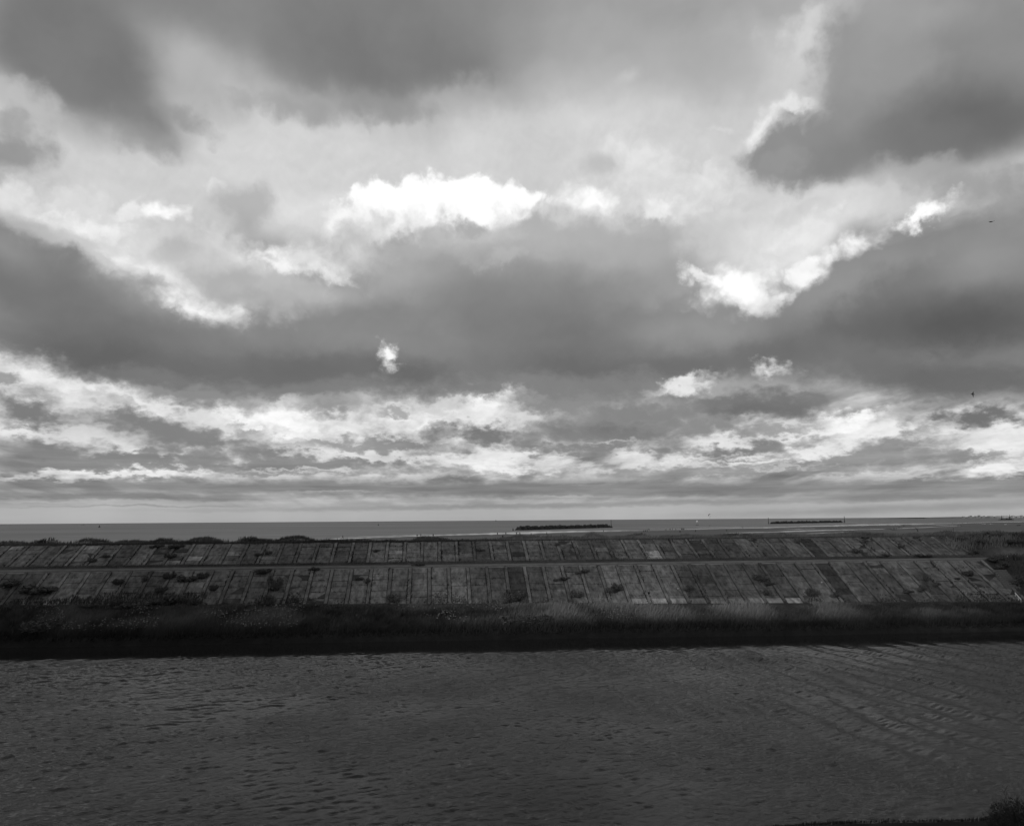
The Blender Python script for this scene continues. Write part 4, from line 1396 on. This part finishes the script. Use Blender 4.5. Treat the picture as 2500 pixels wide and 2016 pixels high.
def person(px, py, label, k, rz, scale=1.0, z=0.62):
    p = at_z(px, py, z)
    b_, hm, fm, cm = PMg if k < 0 else PM[k]
    o = link("person", b_, None, p)
    o.rotation_euler = (0, 0, rz)
    o.scale = (scale * 1.4, scale * 1.4, scale * 1.1)
    tag(o, label, "person", "people out on the beach")
    link("hair", hm, o); link("face", fm, o)
    if cm: link("coat", cm, o)
    return o


# foot pixel, build, heading
PEOPLE = [
    (837, 1314.3, 0, 1.2, "walker in dark clothes at the water's edge, farthest left on the beach"),
    (1018.3, 1310.8, 1, 0, "dark standing figure by the surf, left one of the pair beyond the left dunes"),
    (1027.8, 1310.2, 2, 1.4, "dark striding figure by the surf, right one of the pair beyond the left dunes"),
    (1057.6, 1310, 1, .4, "lone dark figure by the surf right of the pair beyond the left dunes"),
    (1214.5, 1306.0, 1, 0, "thin dark figure by the surf left of the one in a long dark coat"),
    (1227.5, 1314.0, 3, 0, "figure in a long flared dark coat, nearest on the sand by the dunes"),
    (1235, 1305.0, 1, 0, "dark figure by the surf just right of the one in a long coat"),
    (1261, 1305.6, 4, .2, "greyish figure standing in front of the surf below the left end of the large breakwater"),
    (1269.5, 1305.8, 2, 1.0, "dark striding figure below the left end of the large breakwater"),
    (1296.8, 1308.2, 4, .5, "greyish figure alone on the sand below the left part of the large breakwater"),
    (1335, 1305.2, 0, .9, "dark stocky figure just behind the dune tops below the large breakwater"),
    (1473.7, 1299.2, -1, .2, "pale thin figure by the water left of the large breakwater's tall pole"),
    (1571.4, 1299.2, 4, .2, "slim greyish figure, leftmost of the four walking together right of the tall pole"),
    (1575.6, 1298.6, 0, .2, "dark figure, second of the four walking together right of the tall pole"),
    (1580.2, 1298.4, 5, .4, "short dark figure, third of the four walking together right of the tall pole"),
    (1584.6, 1294.8, 0, .3, "dark figure standing nearest the water, last of the four walking together"),
    (1636, 1294.2, 1, .1, "dark figure at the tideline, left of two standing apart near the middle of the beach"),
    (1641.6, 1293.8, 4, .1, "greyish figure at the tideline, right of two standing apart near the middle of the beach"),
    (1649.8, 1294.4, 5, 1.2, "stooping dark figure at the tideline left of the close group of four"),
    (1660.5, 1300.2, 2, .4, "dark figure nearer the dunes below the close group of four"),
    (1663.7, 1294.0, 1, 0, "dark figure, leftmost of the close group of four at the tideline"),
    (1665.8, 1294.2, 0, .2, "dark figure, second of the close group of four at the tideline"),
    (1668.2, 1294.0, 1, .5, "dark figure, third of the close group of four at the tideline"),
    (1670.0, 1294.0, 4, .3, "greyish figure, rightmost of the close group of four at the tideline"),
    (1698.3, 1298.6, 1, .2, "upright dark figure standing alone on the sand right of the close group"),
    (1774.2, 1296.8, 2, 1.3, "dark figure leaning forward alone on the sand mid-beach"),
    (1811.6, 1287.4, 4, 1.0, "greyish figure at the tideline, left of a pair below the second breakwater's left pole"),
    (1813.6, 1289.6, 0, 1.2, "dark figure at the tideline, right of a pair below the second breakwater's left pole"),
    (2181.8, 1293.8, 0, .6, "dark walker, leftmost of three abreast on the sand at right"),
    (2184.8, 1294.2, 0, .7, "dark walker, middle of three abreast on the sand at right"),
    (2188.2, 1294.4, 1, .8, "dark walker, rightmost of three abreast on the sand at right"),
    (2195.2, 1290.0, 2, .3, "dark figure ahead of the three abreast on the sand at right"),
    (2205.2, 1285.6, 5, .8, "dark figure farther out, left of two close together on the wet sand"),
    (2207.4, 1285.4, 0, .4, "dark figure farther out, right of two close together on the wet sand"),
    (2234.6, 1292.0, 0, .2, "dark walker, leftmost of three coming up the beach by the marker posts"),
    (2238.5, 1294.2, 5, .4, "dark walker, middle of three coming up the beach by the marker posts"),
    (2240.9, 1298.6, 0, .4, "dark walker, nearest of three coming up the beach by the marker posts"),
    (2325.8, 1278.4, 4, .2, "small greyish figure far out on the sand left of the third breakwater"),
    (2350, 1278.8, 0, .2, "small dark figure far out on the sand, middle of three left of the third breakwater"),
    (2361.9, 1275.6, 4, .5, "small distant figure at the water nearest the third breakwater"),
    (2338.6, 1285.0, 1, .2, "dark figure, leftmost of three in line at the far tide pool"),
    (2341.2, 1284.8, 0, .4, "dark figure, middle of three in line at the far tide pool"),
    (2346.4, 1285.0, 5, .4, "stout dark figure, rightmost of three in line at the far tide pool"),
]
for (px, py, k, rz, lab) in PEOPLE:
    person(px, py, lab, k, rz, 1.0 + random.uniform(-.04, .06))


def dog_mesh(mat):
    V = [(0, -.32, .52), (0, 0, .50), (0, .30, .56), (0, .48, .74), (0, .60, .78), (0, .74, .74), (0, -.55, .60), (0, -.72, .74),
         (-.09, .28, .42), (-.09, .30, .22), (-.09, .28, .03), (.09, .28, .42), (.09, .34, .22), (.09, .38, .03),
         (-.09, -.30, .42), (-.09, -.42, .26), (-.09, -.36, .03), (.09, -.30, .42), (.09, -.36, .26), (.09, -.26, .03), (-.05, .56, .90), (.05, .56, .90)]
    E = [(0, 1), (1, 2), (2, 3), (3, 4), (4, 5), (0, 6), (6, 7), (2, 8), (8, 9), (9, 10), (2, 11), (11, 12), (12, 13), (0, 14), (14, 15), (15, 16), (0, 17), (17, 18), (18, 19), (4, 20), (4, 21)]
    r = [.13, .12, .15, .09, .09, .045, .035, .02, .07, .045, .035, .07, .045, .035, .085, .05, .035, .085, .05, .035, .025, .025]
    return skin_body("dog", V, E, r, 1, mat)


dm = dog_mesh(CLOTH[1])
for (px, py, rz, lab) in ((2178.8, 1294.0, 1.4, "dark dog trotting left of the three walkers abreast on the sand"), (2201, 1290.2, 1.2, "dark dog on the wet sand ahead of the three walkers abreast"),
                          (1625.8, 1294.4, -1.4, "low dark dog at the tideline left of the middle beach figures")):
    o = link("dog", dm, None, at_z(px, py, .62))
    o.rotation_euler = (0, 0, rz)
    o.scale = (1.3, 1.3, 1.3)
    tag(o, lab, "dog", "dogs on the beach")

# ================================================================== breakwaters, perches, buoys, boats
m_rock = simple("breakwater_rock", 0.028, 0.95, 0.05, 0.5, 0.4)


def breakwater(a, b_, wid, hgt, label, n, seed):
    A, B = at_z(*a, .3), at_z(*b_, .3)
    d = B - A; L = d.length; d.normalize(); nrm = Vector((-d.y, d.x, 0))
    r = random.Random(seed)
    root = thing("breakwater", A, label, "breakwater", "rock breakwaters off the beach")
    bm = bmesh.new()
    ico = bmesh.new(); bmesh.ops.create_icosphere(ico, subdivisions=1, radius=1.0)
    base = [v.co.copy() for v in ico.verts]; fcs = [[v.index for v in f.verts] for f in ico.faces]; ico.free()
    for i in range(n):
        u = r.random(); v = r.uniform(-1, 1)
        prof = min(1, (1 - abs(v)) * 1.7) * min(1, u * L / 5 + .25, (1 - u) * L / 5 + .25)
        rad = r.uniform(.6, 1.3) * hgt * .40
        c = d * (u * L) + nrm * (v * wid) + Vector((0, 0, hgt * prof * r.uniform(.2, .72) - .2))
        q = Euler((r.random() * 6, r.random() * 6, r.random() * 6)).to_matrix()
        vs = [bm.verts.new(c + q @ Vector((w.x * rad * r.uniform(.7, 1.25), w.y * rad * r.uniform(.7, 1.2), w.z * rad * r.uniform(.6, 1)))) for w in base]
        for f in fcs: bm.faces.new([vs[j] for j in f])
    me = bpy.data.meshes.new("rocks"); bm.to_mesh(me); bm.free()
    me.materials.append(m_rock)
    o = link("rocks", me, root)
    o['kind'] = 'stuff'
    core = bmesh.new()
    box(core, 0, L, -wid * .55, wid * .55, -1, hgt * .30, Matrix.Rotation(math.atan2(d.y, d.x), 4, 'Z'))
    me = bpy.data.meshes.new("core"); core.to_mesh(me); core.free(); me.materials.append(m_rock)
    link("core", me, root)
    return root


breakwater((1265, 1294.2), (1488, 1287.6), 4.0, 4.8, "long dark rock breakwater between a dark stump and a tall pole, largest of the three", 620, 1)
breakwater((1885, 1278.8), (2054, 1275.4), 5.0, 5.2, "dark rock breakwater standing between two tall poles, the middle of the three", 520, 2)
breakwater((2443, 1269.2), (2471, 1268.9), 9.0, 5.2, "short far breakwater below the white town, smallest of the three", 90, 3)


def perch(px, py, hpx, w, label, topm=True, z=.3):
    p = at_z(px, py, z)
    d_ = math.hypot(p.x, p.y)
    hm = hpx * d_ / 1930
    root = thing("perch", p, label, "sea mark", "poles marking the breakwaters")
    link("shaft", bm_mesh("shaft", lambda bm: (tube(bm, (0, 0, -1), (0, 0, hm * .35), w * 1.6, w * 1.5, 8), tube(bm, (0, 0, hm * .35), (0, 0, hm * .96), w * 1.1, w * .9, 8)), m_dark), root)
    if topm:
        link("topmark", bm_mesh("topmark", lambda bm: bmesh.ops.create_cone(bm, segments=8, cap_ends=True, radius1=w * 1.8, radius2=w * .4, depth=hm * .07, matrix=Matrix.Translation((0, 0, hm * .97))), m_dark), root)
    return root


perch(1252.6, 1295.5, 6.5, .40, "thick short dark stump in the sea left of the largest breakwater", False)
perch(1492.3, 1288, 19, .34, "tall thin pole at the right end of the largest breakwater")
perch(1876.3, 1279.2, 15, .46, "tall thin pole left of the middle breakwater")
perch(2062, 1276, 14.5, .60, "tall thin pole right of the middle breakwater")
perch(2446, 1267.5, 8, .9, "faint thin pole left over the smallest breakwater")
perch(2465.5, 1267, 9, .9, "faint thin pole right over the smallest breakwater")


def buoy(px, py, hpx, label):
    p = at_z(px, py, .3)
    s = hpx * math.hypot(p.x, p.y) / 1930
    root = thing("buoy", p, label, "buoy", "buoys out at sea")
    link("float", bm_mesh("float", lambda bm: (bmesh.ops.create_cone(bm, segments=12, cap_ends=True, radius1=s * .32, radius2=s * .36, depth=s * .3, matrix=Matrix.Translation((0, 0, s * .1)))), m_dark, True), root)

    def tower(bm):
        for a in range(4):
            c, q = math.cos(a * math.pi / 2), math.sin(a * math.pi / 2)
            tube(bm, (c * s * .26, q * s * .26, s * .24), (c * s * .08, q * s * .08, s * .8), s * .035, n=5)
        box(bm, -s * .15, s * .15, -s * .02, s * .02, s * .45, s * .75)
    link("tower", bm_mesh("tower", tower, m_dark), root)
    link("topmark", bm_mesh("topmark", lambda bm: bmesh.ops.create_uvsphere(bm, u_segments=8, v_segments=6, radius=s * .1, matrix=Matrix.Translation((0, 0, s * .9))), m_dark, True), root)


buoy(242.3, 1287, 5.2, "dark channel buoy far left, just below the horizon")
buoy(923.8, 1282.4, 4.0, "small dark buoy on the sea left of centre")
buoy(1210.7, 1272.2, 3.6, "tiny dark buoy near the horizon left of the largest breakwater")
# low floating thing
p = at_z(1702.5, 1281.8, .3)
db = thing("rowing_boat", p, "low dark open boat on the sea right of the largest breakwater", "boat")


def hull(bm, L=5.5, B=.9, H=.8):
    secs = []
    for i in range(9):
        t = i / 8 * 2 - 1
        w = B * (1 - abs(t) ** 2.6)
        hh = H * (0.75 + .35 * t * t)
        secs.append([bm.verts.new((t * L / 2, w * a, b_ * hh - .15)) for a, b_ in ((-1, 1), (-.7, .3), (0, 0), (.7, .3), (1, 1))])
    for s0, s1 in zip(secs, secs[1:]):
        for j in range(4): bm.faces.new((s0[j], s0[j + 1], s1[j + 1], s1[j]))
        bm.faces.new((s0[0], s1[0], s1[4], s0[4]))


link("hull", bm_mesh("hull", hull, m_dark, False), db)
link("thwart", bm_mesh("thwart", lambda bm: box(bm, -.2, .2, -.8, .8, .66, .74), m_grey), db)

# sailing boat and ship on the horizon
dr = ray(1701.5, 1265.3); t = (0.3 - CAM_Z) / dr.z if dr.z < 0 else 3000
t = min(t, 3800)
sb = thing("sailing_boat", Vector((dr.x * t, dr.y * t, 0.3)), "small white sailing boat on the horizon left of the kite", "boat")
ss = t / 1930


def hull2(bm): hull(bm, 5 * ss, .8 * ss, 1.0 * ss)


m_white = simple("white_paint", .8, .5, .3, .05)
link("hull", bm_mesh("hull", hull2, m_white), sb)


def sail(bm):
    vs = [bm.verts.new(v) for v in ((-.2 * ss, .02, .9 * ss), (-.2 * ss, .02, 4.2 * ss), (-2.0 * ss, .3 * ss, 1.0 * ss), (-1.0 * ss, .25 * ss, 1.9 * ss))]
    bm.faces.new((vs[0], vs[2], vs[3])); bm.faces.new((vs[0], vs[3], vs[1]))
    us = [bm.verts.new(v) for v in ((0, 0, 3.6 * ss), (0, 0, .9 * ss), (1.7 * ss, .2 * ss, .9 * ss))]
    bm.faces.new(us)


link("sail", bm_mesh("sail", sail, m_white), sb)
link("mast", bm_mesh("mast", lambda bm: tube(bm, (-.1 * ss, 0, .5 * ss), (-.1 * ss, 0, 4.3 * ss), .06 * ss, n=6), m_dark), sb)

dr = ray(202, 1278.3); t = 5000
sh = thing("cargo_ship", Vector((dr.x * t, dr.y * t, 0.3)), "faint grey ship on the horizon at far left", "ship")
s5 = t / 1930
m_haze = simple("ship_grey", .2)
link("hull", bm_mesh("hull", lambda bm: hull(bm, 8 * s5, .9 * s5, 1.3 * s5), m_haze), sh)
link("cabin", bm_mesh("cabin", lambda bm: box(bm, -1.6 * s5, .6 * s5, -.5 * s5, .5 * s5, 1.1 * s5, 2.2 * s5), m_haze), sh)
link("funnel", bm_mesh("funnel", lambda bm: tube(bm, (-.6 * s5, 0, 2.2 * s5), (-.6 * s5, 0, 3.2 * s5), .3 * s5, n=8), m_haze), sh)

# kite
t = 1200
dr = ray(1732, 1257)
kt = thing("kite", Vector((dr.x * t, dr.y * t, CAM_Z + dr.z * t)), "dark curved traction kite in the air just above the horizon", "kite")
k5 = t / 1930 * 1.25


def canopy(bm):
    rows = []
    for i in range(11):
        a = R(-70 + i * 14)
        rows.append([bm.verts.new((math.sin(a) * 2.6 * k5 * c - .3 * c2, c2 * 1.3 * k5, (math.cos(a) * 3.0 - 1.0) * k5 * c)) for c, c2 in ((1, -.5), (1.06, 0), (1, .5))])
    for r0, r1 in zip(rows, rows[1:]):
        for j in range(2): bm.faces.new((r0[j], r1[j], r1[j + 1], r0[j + 1]))


ob = link("canopy", bm_mesh("canopy", canopy, m_black, True), kt)
ob.rotation_euler = (R(20), R(-40), R(20))
ob.modifiers.new("thick", 'SOLIDIFY').thickness = .25


def lines(bm):
    for sx in (-1, 1):
        tube(bm, (sx * 2.0 * k5, 0, 0), (.5 * k5, -1, -6.2 * k5), .05, n=3)


link("line", bm_mesh("line", lines, m_black), kt)
tag(bpy.data.objects['kite'], None)
p = at_z(1733, 1266.2, .3)
d_ = min(math.hypot(p.x, p.y), 3000)
o = person(1733, 1264.8, "kite rider far out on the sea below the dark kite", 2, .5, 1.0, .3)
o.location = Vector((dr.x * 1190, dr.y * 1190, .5))
o['group'] = "people out on the water"

# dark boat hull stranded on the far sand, and pale thing
m_pal = simple("pale_boat", .5)
for (px, py, L, mt, lab) in ((2411, 1278.6, 5.5, m_dark, "dark beached dinghy beside the small tide pool at far right"), (2455, 1280.3, 4.0, m_pal, "pale small dinghy lying on the sand at far right"), (2487, 1282.6, 4.0, m_dark, "dark small dinghy on the sand by the right edge")):
    rt = thing("dinghy", at_z(px, py, .62), lab, "boat", "dinghies lying on the sand", random.uniform(-.4, .4))
    link("hull", bm_mesh("hull", lambda bm: hull(bm, L, .8, .9), mt), rt)

# ================================================================== the far town
m_t = [simple("town_wall_pale", .3, .8, .2, .1, .05), simple("town_wall_grey", .22, .8, .2, .1, .05), simple("town_wall_white", .42, .7, .2, .05, .05), simple("town_roof", .22, .8, .2, .1, .05)]
m_coast = simple("far_coast", .15, .9, .1, .3, .01)
DIST = 7000.0
sc7 = DIST / 1930


def far_pt(px, py):
    d = ray(px, py); t = DIST / d.y
    return Vector((d.x * t, DIST, CAM_Z + d.z * t))


r = random.Random(44)
xs = [2265, 2290, 2310, 2330, 2345, 2370, 2400, 2430, 2460, 2490, 2520, 2560, 2620]
ys = [1262, 1260.6, 1260.2, 1259.8, 1258.6, 1259.0, 1258.2, 1257.2, 1257.5, 1256.6, 1256.4, 1256, 1256]
cv_, cf_ = [], []
for x, y in zip(xs, ys):
    a = far_pt(x, y)
    cv_ += [(a.x, DIST, .2), (a.x, DIST + 60, a.z * .55 + .2), (a.x, DIST + 420, a.z * .45), (a.x, DIST + 900, .1)]
for i in range(len(xs) - 1):
    for j in range(3):
        a0 = 4 * i + j
        cf_.append((a0, a0 + 4, a0 + 5, a0 + 1))
tag(link("coast", mesh_np("coast", cv_, cf_, m_coast)), "low far coast along the horizon", kind='structure')
TOWN = [(2345, 6, 1257.8, 1), (2352, 5, 1257.2, 1), (2358, 3, 1256.6, 1), (2363.5, 4, 1254.8, 1), (2369, 5, 1257.0, 1), (2376, 5, 1257.4, 1), (2383.5, 5, 1253.6, 1), (2387.5, 3, 1256.0, 1),
        (2396, 9, 1257, 1), (2408, 9, 1256.6, 1), (2419, 7, 1256.8, 0), (2426, 5, 1256.0, 2), (2433, 5, 1256.8, 0), (2438, 4, 1256.2, 2), (2446, 4, 1256.5, 0), (2451, 5, 1255.6, 2), (2456.5, 5, 1255.0, 2),
        (2462, 4, 1256.2, 2), (2468, 5, 1256.4, 0), (2475, 4, 1255.6, 1), (2481, 5, 1254.6, 2), (2487, 4, 1254.2, 0), (2492, 4, 1253.8, 2), (2498, 5, 1254.2, 0), (2504, 5, 1254, 0)]
KIND = ["pale", "grey", "white"]
for i, (x, w, y, k) in enumerate(TOWN):
    c = far_pt(x, 1262)
    topz = far_pt(x, y).z
    wm = w * sc7
    tall = topz > 26
    root = thing("town_building", (c.x, DIST - 40 - (i % 3) * 45, .2), f"{'tall' if tall else 'low'} {KIND[k]} building of the far town, {nth(i)} from the left on the horizon", "building", "buildings of the far town", r.uniform(-.3, .3))
    hh = topz * .62
    link("wall", bm_mesh("wall", lambda bm: box(bm, -wm / 2, wm / 2, -8, 8, 0, hh * .93), m_t[k]), root)

    def roof(bm):
        v = [bm.verts.new(q) for q in ((-wm / 2 - .5, -8.5, hh * .93), (wm / 2 + .5, -8.5, hh * .93), (wm / 2 + .5, 8.5, hh * .93), (-wm / 2 - .5, 8.5, hh * .93), (-wm / 2, 0, hh * 1.02), (wm / 2, 0, hh * 1.02))]
        for f in ((0, 1, 5, 4), (2, 3, 4, 5), (0, 4, 3), (1, 2, 5)): bm.faces.new([v[j] for j in f])
    link("roof", bm_mesh("roof", roof, m_t[3]), root)

# ================================================================== gulls
m_gull = simple("gull_wing", .03, .8, .1)


def gull(px, py, dist, span, label, flap, head, roll):
    d = ray(px, py); c = Vector((0, 0, CAM_Z)) + d * dist
    root = thing("gull", c, label, "bird", "gulls in flight", head)
    body = skin_body("body", [(0, -.20, 0), (0, -.08, .01), (0, .06, .02), (0, .18, .03), (0, .25, .02), (0, -.30, 0)], [(0, 1), (1, 2), (2, 3), (3, 4), (0, 5)], [.045, .07, .075, .05, .025, (.05, .012)], 2, m_gull)
    link("body", body, root)
    for sx in (-1, 1):
        def wing(bm):
            pts = []
            for i in range(6):
                u = i / 5
                z = (math.sin(u * math.pi * .8) * .16 * flap[0 if sx < 0 else 1]) + u * flap[2 if sx < 0 else 3] * .5
                ch = .17 * (1 - u ** 2.2) + .015
                x = sx * (.04 + u * .58 * span)
                sw = -.10 * u ** 1.5
                pts.append([bm.verts.new((x, sw + ch * .4, z)), bm.verts.new((x, sw, z + .018)), bm.verts.new((x, sw - ch * .6, z)), bm.verts.new((x, sw, z - .012))])
            for a, b_ in zip(pts, pts[1:]):
                for j in range(4): bm.faces.new((a[j], b_[j], b_[(j + 1) % 4], a[(j + 1) % 4]))
            bm.faces.new(pts[0]); bm.faces.new(pts[-1])
        link("wing", bm_mesh("wing", wing, m_gull, True), root)
    root.rotation_euler = (R(8), roll, head)
    return root


gull(2419.5, 542, 125, 1.0, "dark gull gliding with wings bent in the upper right sky", (.6, -.4, .0, .25), .25, R(-16))
gull(2374.5, 962.5, 130, 1.0, "dark gull banking above the low clouds at right", (1.2, .3, -.7, .3), .9, R(-30))
